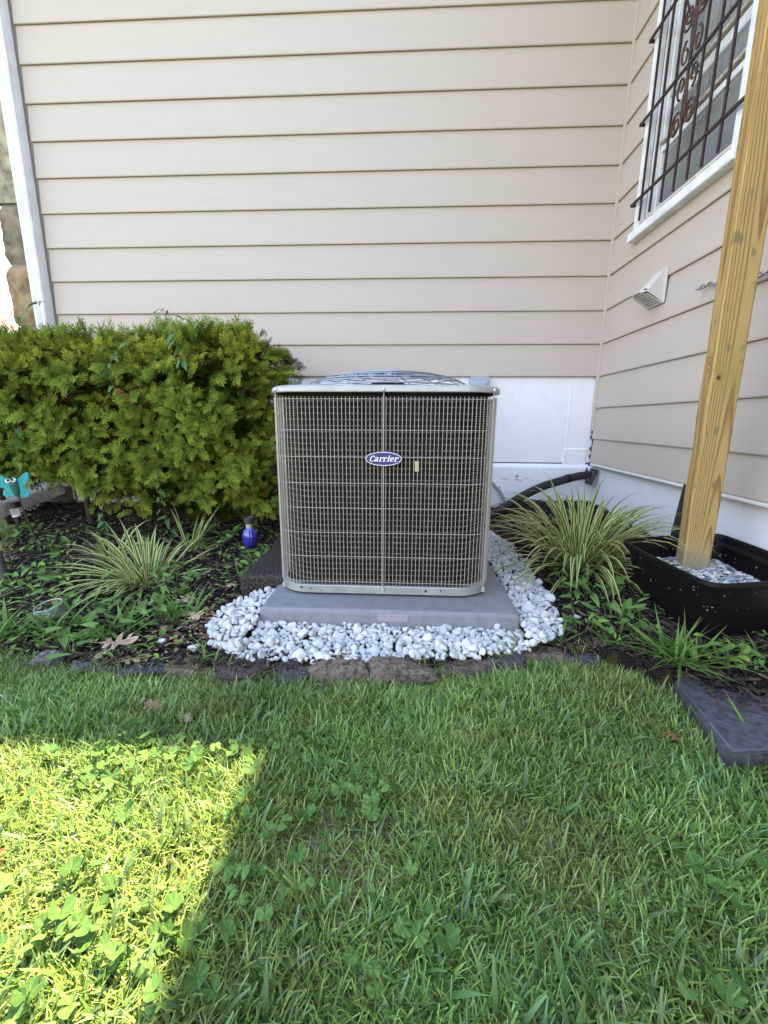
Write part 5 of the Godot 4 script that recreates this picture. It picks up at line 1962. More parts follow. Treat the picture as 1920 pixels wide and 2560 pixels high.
func oval_leaf(l: float, w: float, c0: Color, c1: Color, droop := 0.2) -> ArrayMesh:
	return leaf_mesh([[0.0, 0.01, 0.0], [0.12, w * 0.45, 0.0], [0.3, w * 0.9, 0.0], [0.5, w, 0.0], [0.72, w * 0.75, 0.0], [0.9, w * 0.3, 0.0], [1.0, 0.004, 0.0]], l, 0.25, droop, c0, c1, MS.leaf, 0.006)

# ---------------------------------------------------------------- variegated lily turf
func turf_leaf(sd: int, length: float, width: float, lean: float, curl: float, pale: float) -> ArrayMesh:
	var mb := MB.new()
	var g := RandomNumberGenerator.new()
	g.seed = sd
	var rows := []
	var cols := []
	var p := Vector3.ZERO
	var cream := Color(0.62, 0.61, 0.26).lerp(Color(0.46, 0.53, 0.24), pale)
	var green := Color(0.085, 0.16, 0.025)
	var segs := 8
	var sway := g.randf_range(-0.25, 0.25)
	for i in segs + 1:
		var s := float(i) / segs
		var th := lean + curl * s * s
		var tg := Vector3(sway * s, cos(th), sin(th)).normalized()
		var sd3 := Vector3.RIGHT
		var upn := tg.cross(sd3).normalized()
		var w := width * 0.5 * (minf(1.0, 0.6 + 1.2 * s)) * (1.0 - pow(ss(0.55, 1.0, s), 1.3) * 0.93)
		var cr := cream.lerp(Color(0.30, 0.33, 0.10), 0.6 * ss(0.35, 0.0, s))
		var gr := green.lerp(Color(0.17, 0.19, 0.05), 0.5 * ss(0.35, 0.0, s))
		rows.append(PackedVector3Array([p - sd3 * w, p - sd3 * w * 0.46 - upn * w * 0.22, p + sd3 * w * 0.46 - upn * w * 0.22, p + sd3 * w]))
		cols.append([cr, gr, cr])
		p += tg * (length / segs)
	for j in segs:
		for i in 3:
			var a: Vector3 = rows[j][i]
			var b: Vector3 = rows[j][i + 1]
			var d: Vector3 = rows[j + 1][i + 1]
			var e: Vector3 = rows[j + 1][i]
			var nn := (e - a).cross(b - a).normalized()
			mb.tri(a, b, d, nn, nn, nn, cols[j][i], cols[j][i], cols[j + 1][i])
			mb.tri(a, d, e, nn, nn, nn, cols[j][i], cols[j + 1][i], cols[j + 1][i])
	return mb.done(MS.leaf)

func turf_clump(label: String, at: Vector3, cnt: int, rad: float, bias: Vector2, size: float, seed_: int, lean := Vector2(0.12, 0.95), curl := Vector2(0.5, 2.0)) -> void:
	var o := thing("lily_turf", label, "plant", at)
	var kinds := []
	var g := RandomNumberGenerator.new()
	g.seed = seed_
	for k in 14:
		kinds.append(turf_leaf(seed_ + k, g.randf_range(0.28, 0.47) * size, g.randf_range(0.0125, 0.0185), g.randf_range(lean.x, lean.y), g.randf_range(curl.x, curl.y), g.randf()))
	for i in cnt:
		var az := g.randf() * TAU
		var d := Vector2(cos(az), sin(az)) + bias
		az = d.angle()
		var r := rad * sqrt(g.randf())
		var q := part(o, "leaf", kinds[g.randi() % 14])
		var tilt := g.randf_range(-0.15, 0.45) * clampf(d.length(), 0.4, 1.6)
		q.basis = Basis(Vector3.UP, PI / 2 - az) * Basis(Vector3.RIGHT, tilt)
		q.scale = Vector3.ONE * g.randf_range(0.7, 1.12)
		q.position = Vector3(cos(az) * r * 0.8, -0.01, sin(az) * r * 0.8)
	# dead brown leaves round the base
	var db := MB.new()
	for i in 60:
		blade(db, Vector3(g.randf_range(-1, 1) * rad, 0.0, g.randf_range(-1, 1) * rad), g.randf() * TAU, g.randf_range(0.08, 0.2), 0.005, g.randf_range(1.0, 1.45), g.randf_range(0.1, 0.5), Color(0.20, 0.13, 0.08), Color(0.36, 0.26, 0.15), 4)
	part(o, "dead_leaves", db.done(vmat(0.8, 0.3))).set_meta("kind", "stuff")

func build_lily_turf() -> void:
	turf_clump("variegated lily turf sprawling left in front of the hedge", Vector3(-1.10, ground_y(-1.10, 1.34), 1.34), 105, 0.09, Vector2(-0.8, 0.25), 0.76, 900, Vector2(0.4, 1.2), Vector2(0.4, 1.7))
	turf_clump("big full variegated lily turf between the gravel and black pot", Vector3(0.79, ground_y(0.79, 1.14), 1.14), 240, 0.13, Vector2(-0.05, 0.2), 1.12, 930, Vector2(0.15, 1.1), Vector2(0.8, 2.6))
	turf_clump("slim upright sprig of lily turf under the hedge", Vector3(-1.10, ground_y(-1.10, 0.98), 0.98), 7, 0.02, Vector2(0.25, 0.0), 0.75, 960, Vector2(0.0, 0.3), Vector2(0.1, 0.6))
	turf_clump("small sparse lily turf behind the sprawling one", Vector3(-1.42, ground_y(-1.42, 1.12), 1.12), 16, 0.04, Vector2(-0.3, -0.2), 0.7, 970)

# ---------------------------------------------------------------- weeds
func build_weeds() -> void:
	var al := [arrow_leaf(0.050, Color(0.115, 0.21, 0.055), Color(0.165, 0.29, 0.08)), arrow_leaf(0.042, Color(0.14, 0.26, 0.06), Color(0.20, 0.34, 0.085)), arrow_leaf(0.058, Color(0.10, 0.19, 0.05), Color(0.15, 0.26, 0.075))]
	var ol := [oval_leaf(0.055, 0.20, Color(0.10, 0.21, 0.045), Color(0.16, 0.31, 0.07)), oval_leaf(0.07, 0.12, Color(0.12, 0.22, 0.05), Color(0.19, 0.31, 0.08)), oval_leaf(0.035, 0.28, Color(0.17, 0.28, 0.055), Color(0.24, 0.37, 0.07))]
	var stem := mat(Color(0.10, 0.16, 0.05), 0.7)
	# x, z, leaves, spread, kind (0 arrow, 1 oval, 2 strap), label
	var w := [
		[-1.54, 1.47, 14, 0.12, 0, "low bindweed with arrow leaves by the far left edging stones"],
		[-1.63, 1.24, 12, 0.10, 1, "leafy weed in front of the yellowed solar light"],
		[-1.46, 1.36, 14, 0.12, 1, "yellow green weed under the tips of the sprawling lily turf"],
		[-1.245, 1.53, 14, 0.10, 1, "upright yellow green weed behind the glass bowl"],
		[-1.057, 1.70, 18, 0.13, 0, "spreading bindweed to the right of the glass bowl"],
		[-0.95, 1.77, 18, 0.13, 2, "grassy weed clump in the middle of the left bed"],
		[-1.154, 1.75, 14, 0.11, 2, "grassy weed in front of the glass bowl"],
		[-0.93, 1.65, 16, 0.12, 0, "bindweed patch left of the tan oak leaves"],
		[-0.88, 1.58, 12, 0.10, 0, "bindweed at the front foot of the sprawling lily turf"],
		[-1.285, 1.80, 14, 0.10, 2, "grass tuft growing over the small blocky grey edging stone"],
		[-1.06, 1.83, 12, 0.10, 0, "bindweed trailing over the left edging stones"],
		[-0.94, 1.40, 16, 0.12, 0, "bindweed climbing through the right side of the sprawling lily turf"],
		[-1.08, 1.30, 14, 0.10, 0, "bindweed leaves on top of the sprawling lily turf"],
		[-1.85, 1.02, 12, 0.12, 0, "dim bindweed patch by the butterfly rod"],
		[-2.2, 0.72, 12, 0.12, 1, "shaded weeds round the clear solar light"],
		[-0.78, 1.66, 12, 0.08, 2, "thin grassy weed left of the gravel bed"],
		[0.66, 1.33, 14, 0.10, 0, "bindweed at the foot of the big lily turf"],
		[0.73, 1.46, 14, 0.09, 0, "bindweed between the big lily turf and the pot"],
		[0.70, 1.66, 12, 0.09, 0, "bindweed on dark mulch left of the pot corner"],
		[0.60, 1.66, 8, 0.07, 0, "small bindweed right of the gravel tip"],
		[0.92, 1.90, 14, 0.10, 1, "round leaved weed at the foot of the pot above the slate"],
		[-1.09, 0.78, 9, 0.02, 3, "rosette of broad oval leaves left of the blue solar light"],
		[-0.945, 0.80, 10, 0.02, 3, "larger rosette of broad oval leaves beside the blue solar light"],
		[-1.02, 0.93, 14, 0.12, 0, "bindweed in front of the two leafy rosettes"],
		[-0.72, 1.08, 14, 0.08, 1, "small weeds along the old concrete block"],
		[-0.69, 1.24, 12, 0.06, 1, "small weeds at the front corner of the old concrete block"],
	]
	for q in w:
		var base := Vector3(q[0], ground_y(q[0], q[1]), q[1])
		var o := thing("weed", q[5], "weed", base, 0.0, "weeds in the planting bed")
		var st := MB.new()
		var many: int = q[2] if q[4] >= 2 else int(q[2] * 1.5)
		for i in many:
			var az := rr(0, TAU)
			var d: float = q[3] * sqrt(rng.randf())
			var p := Vector3(cos(az) * d, 0, sin(az) * d)
			p.y = ground_y(base.x + p.x, base.z + p.z) - base.y + rr(0.012, 0.065)
			if q[4] == 2:
				continue
			var m: ArrayMesh = al[rng.randi() % 3] if q[4] == 0 else ol[rng.randi() % 3]
			var lf := part(o, "leaf", m)
			if q[4] == 3:
				lf.mesh = ol[0]
				lf.basis = Basis(Vector3.UP, TAU * i / q[2] + rr(-0.2, 0.2)) * Basis(Vector3.RIGHT, rr(-0.75, -0.1))
				lf.scale = Vector3.ONE * rr(1.1, 1.75)
				lf.position = Vector3(0, rr(0.01, 0.07), 0)
				continue
			lf.basis = Basis(Vector3.UP, rr(0, TAU)) * Basis(Vector3.RIGHT, rr(-0.5, 0.7)) * Basis(Vector3.BACK, rr(-0.5, 0.5))
			lf.scale = Vector3.ONE * rr(0.65, 1.2)
			lf.position = p
			st.tube(PackedVector3Array([Vector3(p.x * 0.5, ground_y(base.x + p.x * 0.5, base.z + p.z * 0.5) - base.y, p.z * 0.5), p * 0.8 + Vector3(0, p.y * 0.1, 0), p]), 0.0013, 0.0009, 4, false)
		if q[4] == 2:
			for i in q[2] * 2:
				var az := rr(0, TAU)
				var d: float = q[3] * 0.5 * sqrt(rng.randf())
				var g := MB.new()
				blade(g, Vector3.ZERO, 0.0, rr(0.09, 0.19), rr(0.008, 0.013), rr(0.5, 1.1), rr(0.3, 0.9), Color(0.08, 0.155, 0.035), Color(0.14, 0.25, 0.06), 5, 0.05, rr(-0.4, 0.4))
				var lf := part(o, "leaf", g.done(MS.leaf), Vector3(cos(az) * d, 0.0, sin(az) * d))
				lf.rotation.y = rr(0, TAU)
		elif st.v.size():
			part(o, "stem", st.done(stem)).set_meta("kind", "stuff")
	# crabgrass clumps and single strap weeds
	var cg := [
		[0.785, 1.885, 84, 0.185, "big pale green crabgrass clump at the near corner of the pot"],
		[1.02, 1.86, 9, 0.16, "upright crabgrass in front of the pot at the right edge"],
		[-0.735, 1.31, 6, 0.20, "single tall strap weed by the old concrete block"],
		[-0.53, 1.80, 12, 0.10, "grass tuft growing through the left front gravel"],
		[-0.60, 1.87, 14, 0.09, "grass tuft on the edging left of the gravel bed"],
		[0.40, 1.755, 12, 0.10, "grass tuft at the right front of the gravel bed"],
		[0.52, 1.745, 12, 0.12, "grass blades beside the tan brown edging stone"],
		[0.66, 1.76, 16, 0.14, "long grass leaning over the right end of the edging"],
		[0.04, 1.868, 5, 0.04, "tiny green sprout above the largest edging stone"],
		[-0.07, 1.862, 4, 0.04, "tiny sprout behind the middle of the edging row"],
		[0.80, 2.16, 8, 0.12, "loose grass blades lying over the slate's front rim"],
	]
	for q in cg:
		var base := Vector3(q[0], ground_y(q[0], q[1]), q[1])
		var o := thing("crabgrass", q[4], "weed", base, 0.0, "grassy weeds")
		for i in q[2]:
			var g := MB.new()
			var big: bool = q[3] > 0.15
			blade(g, Vector3.ZERO, 0.0, q[3] * rr(0.5, 1.15), rr(0.004, 0.0085) if big else rr(0.004, 0.008), rr(0.75, 1.5), rr(0.0, 0.35), Color(0.085, 0.165, 0.03), Color(0.18, 0.30, 0.07), 6, 0.05, rr(-0.5, 0.5))
			var lf := part(o, "blade", g.done(MS.leaf), Vector3(rr(-0.05, 0.05), rr(0.0, 0.02), rr(-0.035, 0.035)) if big else Vector3(rr(-0.02, 0.02), 0.0, rr(-0.02, 0.02)))
			lf.rotation.y = rr(0, TAU)
	# small leafy ground cover between them
	var gc := thing("ground_cover", "tiny seedlings and creeping weeds scattered over the mulch", "weeds")
	gc.set_meta("kind", "stuff")
	for k in 3:
		var xf := []
		var cl := []
		var tries := 0
		while xf.size() < 850 and tries < 40000:
			tries += 1
			var x := rr(-2.5, 1.2)
			var z := rr(0.4, 1.92)
			if not in_bed(x, z) or (x > -0.68 and x < 0.6 and z > 0.6):
				continue
			var dens := 0.5 + 0.9 * relief.get_noise_2d(x * 3.0 + 20.0, z * 3.0) + (0.28 if x < -0.7 and z > 1.45 else 0.0)
			if rng.randf() > dens:
				continue
			xf.append(Transform3D((Basis(Vector3.UP, rr(0, TAU)) * Basis(Vector3.RIGHT, rr(-0.6, 0.6))).scaled(Vector3.ONE * rr(0.3, 0.75)), Vector3(x, ground_y(x, z) + rr(0.006, 0.03), z)))
			var t := rr(0.65, 1.25)
			cl.append(Color(t, t, t))
		scatter(gc, "seedlings", [al[1], ol[1], ol[2]][k], xf, cl)

# ---------------------------------------------------------------- dead leaves
func oak_leaf(l: float, sd: int, c: Color) -> ArrayMesh:
	var g := RandomNumberGenerator.new()
	g.seed = sd
	var half := [Vector2(0.012, 0.0), Vector2(0.05, 0.16), Vector2(0.20, 0.12), Vector2(0.26, 0.22), Vector2(0.09, 0.30), Vector2(0.10, 0.36), Vector2(0.33, 0.38), Vector2(0.42, 0.50), Vector2(0.30, 0.52), Vector2(0.11, 0.52), Vector2(0.12, 0.60), Vector2(0.30, 0.70), Vector2(0.29, 0.80), Vector2(0.13, 0.74), Vector2(0.12, 0.86), Vector2(0.05, 1.0)]
	var pts := PackedVector2Array()
	for q in half:
		pts.append(Vector2(q.x * g.randf_range(0.85, 1.15), q.y) * l)
	for i in range(half.size() - 1, -1, -1):
		pts.append(Vector2(-half[i].x * g.randf_range(0.85, 1.15), half[i].y) * l)
	var idx := Geometry2D.triangulate_polygon(pts)
	var mb := MB.new()
	var k1 := g.randf_range(2.0, 7.0)
	var k2 := g.randf_range(-3.0, 4.0)
	var P := func(p: Vector2) -> Vector3: return Vector3(p.x, k1 * p.x * p.x + k2 * (p.y - l * 0.5) * (p.y - l * 0.5) + 0.004 * sin(p.x * 90.0 + p.y * 70.0), p.y)
	for i in range(0, idx.size(), 3):
		var a: Vector3 = P.call(pts[idx[i]])
		var b: Vector3 = P.call(pts[idx[i + 1]])
		var d: Vector3 = P.call(pts[idx[i + 2]])
		var nn := (b - a).cross(d - a).normalized()
		if nn.y < 0:
			nn = -nn
		var cc := c * g.randf_range(0.88, 1.1)
		mb.tri(a, b, d, nn, nn, nn, cc, cc, cc)
	var st := MB.new()
	mb.tube(PackedVector3Array([P.call(Vector2(0, l * 0.9)) + Vector3(0, 0.0012, 0), P.call(Vector2(0, l * 0.45)) + Vector3(0, 0.0012, 0), P.call(Vector2(0, 0)), P.call(Vector2(0.01 * l, -0.22 * l))]), 0.0008, 0.0013, 4, false, c * 0.8)
	return mb.done(vmat(0.8, 0.35))

func build_leaf_litter() -> void:
	var lv := [
		[-0.895, 1.912, 0.105, 0.055, 1.9, Color(0.34, 0.24, 0.17), "big tan oak leaf lying on the dark left edging stone"],
		[-0.825, 1.935, 0.085, 0.042, 2.6, Color(0.33, 0.235, 0.165), "folded tan oak leaf on the grass below the slate edging"],
		[-0.775, 1.61, 0.100, 0.012, 0.7, Color(0.50, 0.38, 0.24), "pale tan oak leaf on the mulch left of the gravel"],
		[-0.815, 1.50, 0.085, 0.014, -0.6, Color(0.47, 0.36, 0.23), "second pale oak leaf just above the other by the gravel"],
		[-0.735, 1.81, 0.060, 0.010, 2.2, Color(0.42, 0.17, 0.075), "orange brown dead leaf beside the lone white stone"],
		[-0.985, 1.58, 0.060, 0.022, 1.2, Color(0.36, 0.25, 0.16), "curled brown leaf caught among the bindweed"],
		[-1.33, 1.535, 0.065, 0.018, 0.3, Color(0.30, 0.085, 0.04), "rust red dead leaf behind the glass bowl"],
		[-0.82, 1.19, 0.055, 0.012, 0.5, Color(0.50, 0.33, 0.19), "crumpled tan leaf on dark mulch left of the block"],
		[-0.905, 1.26, 0.060, 0.012, 1.1, Color(0.45, 0.38, 0.33), "pale curled leaf on dark mulch near the lily turf"],
		[-0.655, 2.09, 0.060, 0.032, 1.5, Color(0.30, 0.175, 0.12), "brown dead leaf lying in the shaded lawn on the left"],
		[-0.535, 2.125, 0.035, 0.030, 1.0, Color(0.34, 0.27, 0.18), "small tan leaf fragment in the shaded lawn"],
		[0.625, 2.10, 0.050, 0.028, 0.2, Color(0.22, 0.12, 0.05), "dark brown leaf in the lawn left of the slate slab"],
		[-0.685, 2.47, 0.050, 0.035, 0.9, Color(0.55, 0.06, 0.03), "small bright red leaf in the sunlit grass at the left edge"],
		[-0.72, 1.42, 0.060, 0.012, 2.9, Color(0.40, 0.30, 0.20), "brown leaf scrap on the mulch below the old block"],
		[-0.90, 1.855, 0.060, 0.014, -0.5, Color(0.40, 0.31, 0.24), "shrivelled grey tan leaf behind the edging stones"],
		[-1.03, 0.72, 0.060, 0.015, 1.4, Color(0.46, 0.42, 0.36), "pale dry leaf on the soil under the hedge"],
	]
	for i in lv.size():
		var q: Array = lv[i]
		var o := solo("dead_leaf", oak_leaf(q[2], 400 + i, q[5]), q[6], "dead leaf", Vector3(q[0], ground_y(q[0], q[1]) + q[3], q[1]), "fallen dead leaves")
		o.rotation = Vector3(rr(-0.15, 0.15), q[4], rr(-0.15, 0.15))
	# crumbs of dead leaf
	var cr := MB.new()
	for i in 420:
		var x := -0.74 + rng.randfn() * 0.07
		var z := 1.72 + rng.randfn() * 0.10
		if i > 240:
			x = rr(-1.5, -0.62)
			z = rr(0.5, 1.85)
		if i > 360:
			x = rr(0.55, 0.85)
			z = rr(0.5, 1.2)
		if not in_bed(x, z):
			continue
		var c := Vector3(x, ground_y(x, z) + rr(0.006, 0.018), z)
		var b := Basis(Vector3.UP, rr(0, TAU)) * Basis(Vector3.RIGHT, rr(-0.6, 0.6))
		var s := rr(0.004, 0.013)
		var col := Color(0.34, 0.24, 0.16).lerp(Color(0.22, 0.12, 0.07), rng.randf()) * rr(0.7, 1.2)
		var nn := b * Vector3.UP
		cr.tri(c + b * Vector3(-s, 0, -s * 0.6), c + b * Vector3(s, 0.002, -s * 0.2), c + b * Vector3(0, 0, s), nn, nn, nn, col, col, col)
	var o := solo("leaf_crumbs", cr.done(vmat(0.85)), "crumbled dead leaf litter scattered on the mulch", "leaf litter")
	o.set_meta("kind", "stuff")

# ---------------------------------------------------------------- far things left of the house
func build_background() -> void:
	for q in [[6.06, 5.86, "upper thin power line in the sky left of the house"], [5.55, 5.42, "lower thin power line in the sky left of the house"]]:
		var pl := MB.new()
		var p := PackedVector3Array()
		for k in 13:
			var t := k / 12.0
			p.append(Vector3(lerpf(-34, -13.5, t), q[0] + (q[1] - q[0]) * (t * 20.5 - 18.3) / 2.2 * 0.25 + 0.5 * pow(t - 0.9, 2.0), -14.0))
		pl.tube(p, 0.018, 0.018, 5)
		solo("power_line", pl.done(mat(Color(0.10, 0.12, 0.13), 0.7)), q[2], "power line")
	var og := thing("plume_grass", "tall ornamental grass with reddish plumes left of the house", "plant", Vector3(-7.75, -0.02, -5.0))
	var gm := MB.new()
	var pm := MB.new()
	for i in 170:
		var az := rr(0, TAU)
		var b := Vector3(rr(-0.35, 0.35), 0, rr(-0.35, 0.35))
		blade(gm, b, az, rr(1.4, 2.4), 0.02, rr(0.05, 0.3), rr(0.2, 1.1), Color(0.07, 0.11, 0.04), Color(0.16, 0.20, 0.07), 6, 0.1)
		if i < 40:
			var top := b + Vector3(cos(az) * rr(0.05, 0.45), rr(2.35, 2.85), sin(az) * rr(0.05, 0.45))
			for k in 14:
				blade(pm, top + Vector3(0, rr(-0.12, 0.12), 0), rr(0, TAU), rr(0.15, 0.4), 0.012, rr(0.6, 1.5), rr(0.1, 0.7), Color(0.45, 0.16, 0.10), Color(0.62, 0.36, 0.24), 3, 0.1)
	part(og, "grass_blades", gm.done(MS.leaf)).set_meta("kind", "stuff")
	part(og, "plumes", pm.done(MS.leaf)).set_meta("kind", "stuff")
	var labels := ["grey green shrub in the distance left of the hedge", "darker shrub in the distance behind the plume grass", "far rounded shrub at the left edge beyond the lawn"]
	var at := [Vector3(-6.1, 0, -3.2), Vector3(-9.4, 0, -6.4), Vector3(-12.5, 0, -4.0)]
	var sz := [2.05, 2.5, 2.4]
	for i in 3:
		var sh := thing("shrub", labels[i], "shrub", at[i])
		var lf := oval_leaf(0.10, 0.3, Color(0.09, 0.13, 0.07), Color(0.15, 0.19, 0.10))
		var xf := []
		var cl := []
		for k in 1300:
			var d := Vector3(rng.randfn(), absf(rng.randfn()) * 1.1, rng.randfn()).normalized()
			var r: float = rr(0.6, 1.0) + 0.15 * relief.get_noise_3d(d.x * 3, d.y * 3, d.z * 3)
			xf.append(Transform3D((Basis(Vector3.UP, rr(0, TAU)) * Basis(Vector3.RIGHT, rr(-1, 1))).scaled(Vector3.ONE * rr(0.8, 1.5)), Vector3(d.x * 0.8, d.y * sz[i] * 0.96, d.z * 0.8) * r))
			var t := rr(0.7, 1.3)
			cl.append(Color(t, t, t))
		scatter(sh, "foliage", lf, xf, cl)
		var tk := MB.new()
		for k in 4:
			tk.tube(PackedVector3Array([Vector3(0, -0.1, 0), Vector3(rr(-0.2, 0.2), sz[i] * 0.5, rr(-0.2, 0.2))]), 0.04, 0.02, 6)
		part(sh, "stem", tk.done(MS.bark))

# ---------------------------------------------------------------- lawn
func build_lawn() -> void:
	var gr := thing("grass", "mown green lawn grass covering the foreground", "grass")
	gr.set_meta("kind", "stuff")
	var tufts := []
	for k in 9:
		var mb := MB.new()
		var g := RandomNumberGenerator.new()
		g.seed = 1000 + k
		var wide := k >= 6
		var cnt := 22 if not wide else 8
		for i in cnt:
			var t := g.randf_range(0.75, 1.3)
			var c0 := Color(0.050, 0.088, 0.016) * t
			var c1 := (Color(0.255, 0.380, 0.084) if not wide else Color(0.20, 0.335, 0.115)) * t
			if not wide and g.randf() < 0.16:
				c1 = Color(0.40, 0.50, 0.20) * t
			elif g.randf() < 0.22:
				c1 = c1 * 0.55
			if not wide and g.randf() < 0.05:
				c0 = Color(0.26, 0.22, 0.11); c1 = Color(0.40, 0.34, 0.18)
			var rad := 0.023
			var lean := g.randf_range(0.15, 1.5) if i % 2 == 0 else g.randf_range(0.8, 1.55)
			blade(mb, Vector3(g.randf_range(-rad, rad), -0.004, g.randf_range(-rad, rad)), g.randf() * TAU, g.randf_range(0.022, 0.058) if not wide else g.randf_range(0.035, 0.075), g.randf_range(0.0020, 0.0040) if not wide else g.randf_range(0.0042, 0.0078), lean, g.randf_range(0.1, 0.9), c0, c1, 4, 0.35 if g.randf() < 0.5 else 0.08, g.randf_range(-0.7, 0.7))
		tufts.append(mb.done(MS.grass))
	var xf := []
	var cl := []
	for k in 9:
		xf.append([])
		cl.append([])
	var n := 0
	var tries := 0
	while tries < 92000:
		tries += 1
		var z := 1.72 + 2.2 * pow(rng.randf(), 1.25)
		var x := rr(-2.6, 1.28)
		if rng.randf() < 0.18:
			z = rr(0.2, 2.2)
			x = rr(-4.2, -1.2)
		if in_bed(x, z):
			# ragged rim: a few tufts creep over the edge
			if rng.randf() > 0.035 or not in_bed(x, z - 0.05):
				continue
			if in_bed(x, z + 0.05):
				continue
		# sparse outside the part in view
		if z > 2.95 and rng.randf() < 0.5:
			continue
		# a thin, trodden spot
		var thin := ss(0.22, 0.05, Vector2(x + 0.10, (z - 2.42) * 1.2).length())
		if rng.randf() < thin * 0.6:
			continue
		var wide_p := 0.06 + 0.18 * ss(0.0, 0.5, relief.get_noise_2d(x * 2.2 + 5.0, z * 2.2)) + 0.10 * ss(2.35, 2.7, z)
		var k := rng.randi() % 6 if rng.randf() > wide_p else 6 + rng.randi() % 3
		var s := rr(0.75, 1.2) * (0.8 if in_bed(x, z - 0.09) else 1.0) * (1.0 + 0.25 * relief.get_noise_2d(x * 3.0, z * 3.0))
		var b := Basis(Vector3.UP, rr(0, TAU)).scaled(Vector3(s, s * rr(0.8, 1.15), s))
		xf[k].append(Transform3D(b, Vector3(x, ground_y(x, z), z)))
		var cn := relief.get_noise_2d(x * 1.7, z * 1.7)
		var t := (1.0 + 0.35 * cn) * rr(0.75, 1.25)
		var yl := rr(0.85, 1.15) + 0.16 * relief.get_noise_2d(x * 2.6 + 30.0, z * 2.6)
		cl[k].append(Color(t * yl, t, t * rr(0.8, 1.2)))
		n += 1
	for k in 9:
		scatter(gr, "grass_tufts", tufts[k], xf[k], cl[k])
	# thatch: dry strands lying on the soil
	var th := MB.new()
	for i in 46:
		var a := rr(0, TAU)
		var p := Vector3(rr(-0.06, 0.06), rr(0.002, 0.010), rr(-0.06, 0.06))
		blade(th, p, a, rr(0.03, 0.07), 0.0016, 1.5, rr(-0.1, 0.15), Color(0.20, 0.17, 0.10) * rr(0.6, 1.3), Color(0.28, 0.23, 0.14), 2, 0.5)
	var thm := th.done(vmat(0.85))
	var tx := []
	var tc := []
	for i in 1500:
		var x := rr(-1.6, 1.2)
		var z := rr(1.85, 3.0)
		if in_bed(x, z):
			continue
		tx.append(Transform3D(Basis(Vector3.UP, rr(0, TAU)), Vector3(x, ground_y(x, z), z)))
		var t := rr(0.7, 1.1)
		tc.append(Color(t, t, t))
	scatter(gr, "dry_strands", thm, tx, tc)
	# ground ivy: scalloped round leaves on stalks
	var iv := thing("ground_ivy", "ground ivy with round scalloped leaves spreading through the left lawn", "ground ivy")
	var ivm := []
	for k in 5:
		var g := RandomNumberGenerator.new()
		g.seed = 1100 + k
		var mb := MB.new()
		var cup := g.randf_range(-0.45, 0.45)
		var c0 := Color(0.085, 0.175, 0.042)
		var c1 := Color(0.14, 0.25, 0.065)
		var cc := c0.lerp(c1, g.randf())
		var rings := []
		var colr := []
		for j in 4:
			var line := PackedVector3Array()
			var cl2 := PackedColorArray()
			for i in 37:
				var a := lerpf(0.30, TAU - 0.30, i / 36.0)
				# kidney outline with scallops, both halves folded up along the midrib and rumpled
				var r := 0.05 + 0.95 * (j / 3.0) * (1.0 + (0.16 * absf(cos(a * 4.5)) - 0.10 if j == 3 else 0.0)) * (1.0 + 0.10 * sin(a * 2.0 + k * 1.7) + 0.12 * cos(a))
				var y := cup * r * r + 0.07 * r * cos(a * 9.0) + 0.10 * sin(a * 3.0 + k) * r + 0.28 * absf(sin(a)) * r
				line.append(Vector3(sin(a) * r * 1.06, y, -cos(a) * r * 0.92 + 0.25))
				var vein := 0.85 + 0.45 * pow(maxf(0.0, cos(a * 4.5)), 3.0) * (1.0 - r * 0.4)
				cl2.append(cc * vein)
			rings.append(line)
			colr.append(cl2)
		mb.sheet(rings, colr)
		mb.tube(PackedVector3Array([Vector3(0, -0.06, 0.25), Vector3(0.05, -0.6, 0.1), Vector3(0.15, -2.0, -0.1)]), 0.03, 0.05, 4, false, cc)
		ivm.append(mb.done(MS.leaf))
	var placed := 0
	var sx := []
	var sc := []
	for k in 5:
		sx.append([])
		sc.append([])
	tries = 0
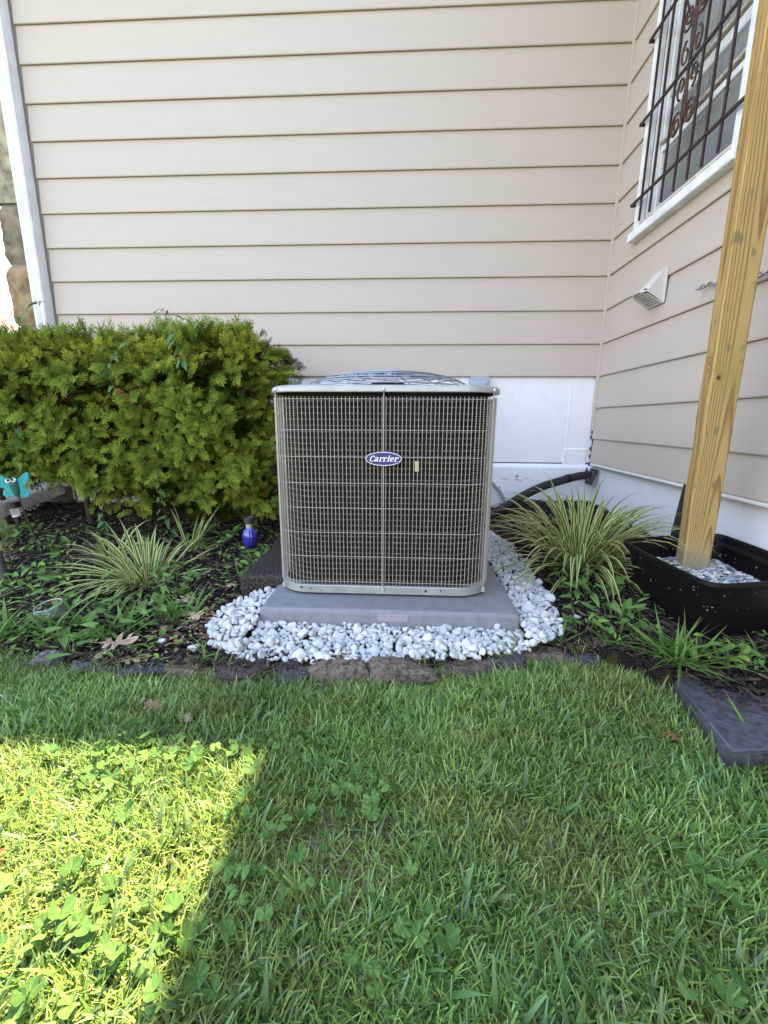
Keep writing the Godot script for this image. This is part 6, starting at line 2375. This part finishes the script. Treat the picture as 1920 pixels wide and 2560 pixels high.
	while tries < 5000 and placed < 800:
		tries += 1
		var cz := rr(2.08, 3.1)
		var cx := rr(-1.6, 0.9)
		var dens := ss(0.30, -0.25, cx) * ss(2.10, 2.30, cz) * (0.45 + 0.8 * relief.get_noise_2d(cx * 3.5 + 50.0, cz * 3.5)) + 0.03
		if rng.randf() > dens:
			continue
		for j in 3 + rng.randi() % 6:
			var a := rr(0, TAU)
			var d := 0.055 * sqrt(rng.randf())
			var x := cx + d * cos(a)
			var z := cz + d * sin(a)
			if in_bed(x, z) or in_bed(x + 0.04, z):
				continue
			var s := rr(0.008, 0.0165)
			# leaves lean outwards from the middle of their patch
			var b := Basis(Vector3.UP, PI * 0.5 - a + rr(-0.5, 0.5)) * Basis(Vector3.RIGHT, rr(-0.15, 0.75)) * Basis(Vector3.BACK, rr(-0.35, 0.35))
			var tr := Transform3D(b.scaled(Vector3.ONE * s), Vector3(x, ground_y(x, z) + rr(0.030, 0.050), z))
			var k := rng.randi() % 5
			var seen := absf(x) < (3.0 - z) * 1.05 + 0.32 and z < 2.72
			if seen and placed < 300:
				part(iv, "leaf", ivm[k]).transform = tr
			else:
				sx[k].append(tr)
				var t := rr(0.8, 1.2)
				sc[k].append(Color(t, t, t))
			placed += 1
	for k in 5:
		scatter(iv, "more_leaves", ivm[k], sx[k], sc[k])
	# broad strap weeds standing out of the turf in the foreground
	var bw := [[-0.02, 2.50, 0.055, 0.010, "broad blue green grass blade standing in the middle foreground"], [-0.13, 2.57, 0.06, 0.008, "pale yellowing grass blade lying in the shaded foreground"], [0.22, 2.60, 0.07, 0.011, "broad grass blade at the bottom right of the middle"], [0.06, 2.60, 0.075, 0.009, "tall narrow blade near the bottom centre"], [0.30, 2.33, 0.05, 0.009, "short broad blade in the right lawn"], [0.50, 2.45, 0.06, 0.010, "broad weed blade in the right foreground"]]
	for q in bw:
		var mb := MB.new()
		var pale: bool = q[1] == 2.57
		blade(mb, Vector3.ZERO, rr(0, TAU), q[2] * 1.2, q[3], 0.6 if not pale else 1.2, 0.3, Color(0.08, 0.17, 0.06) if not pale else Color(0.34, 0.36, 0.10), Color(0.13, 0.25, 0.09) if not pale else Color(0.45, 0.42, 0.14), 6, 0.06, 0.3)
		solo("broad_blade", mb.done(MS.leaf), q[4], "grass blade", Vector3(q[0], ground_y(q[0], q[1]) + 0.012, q[1]))
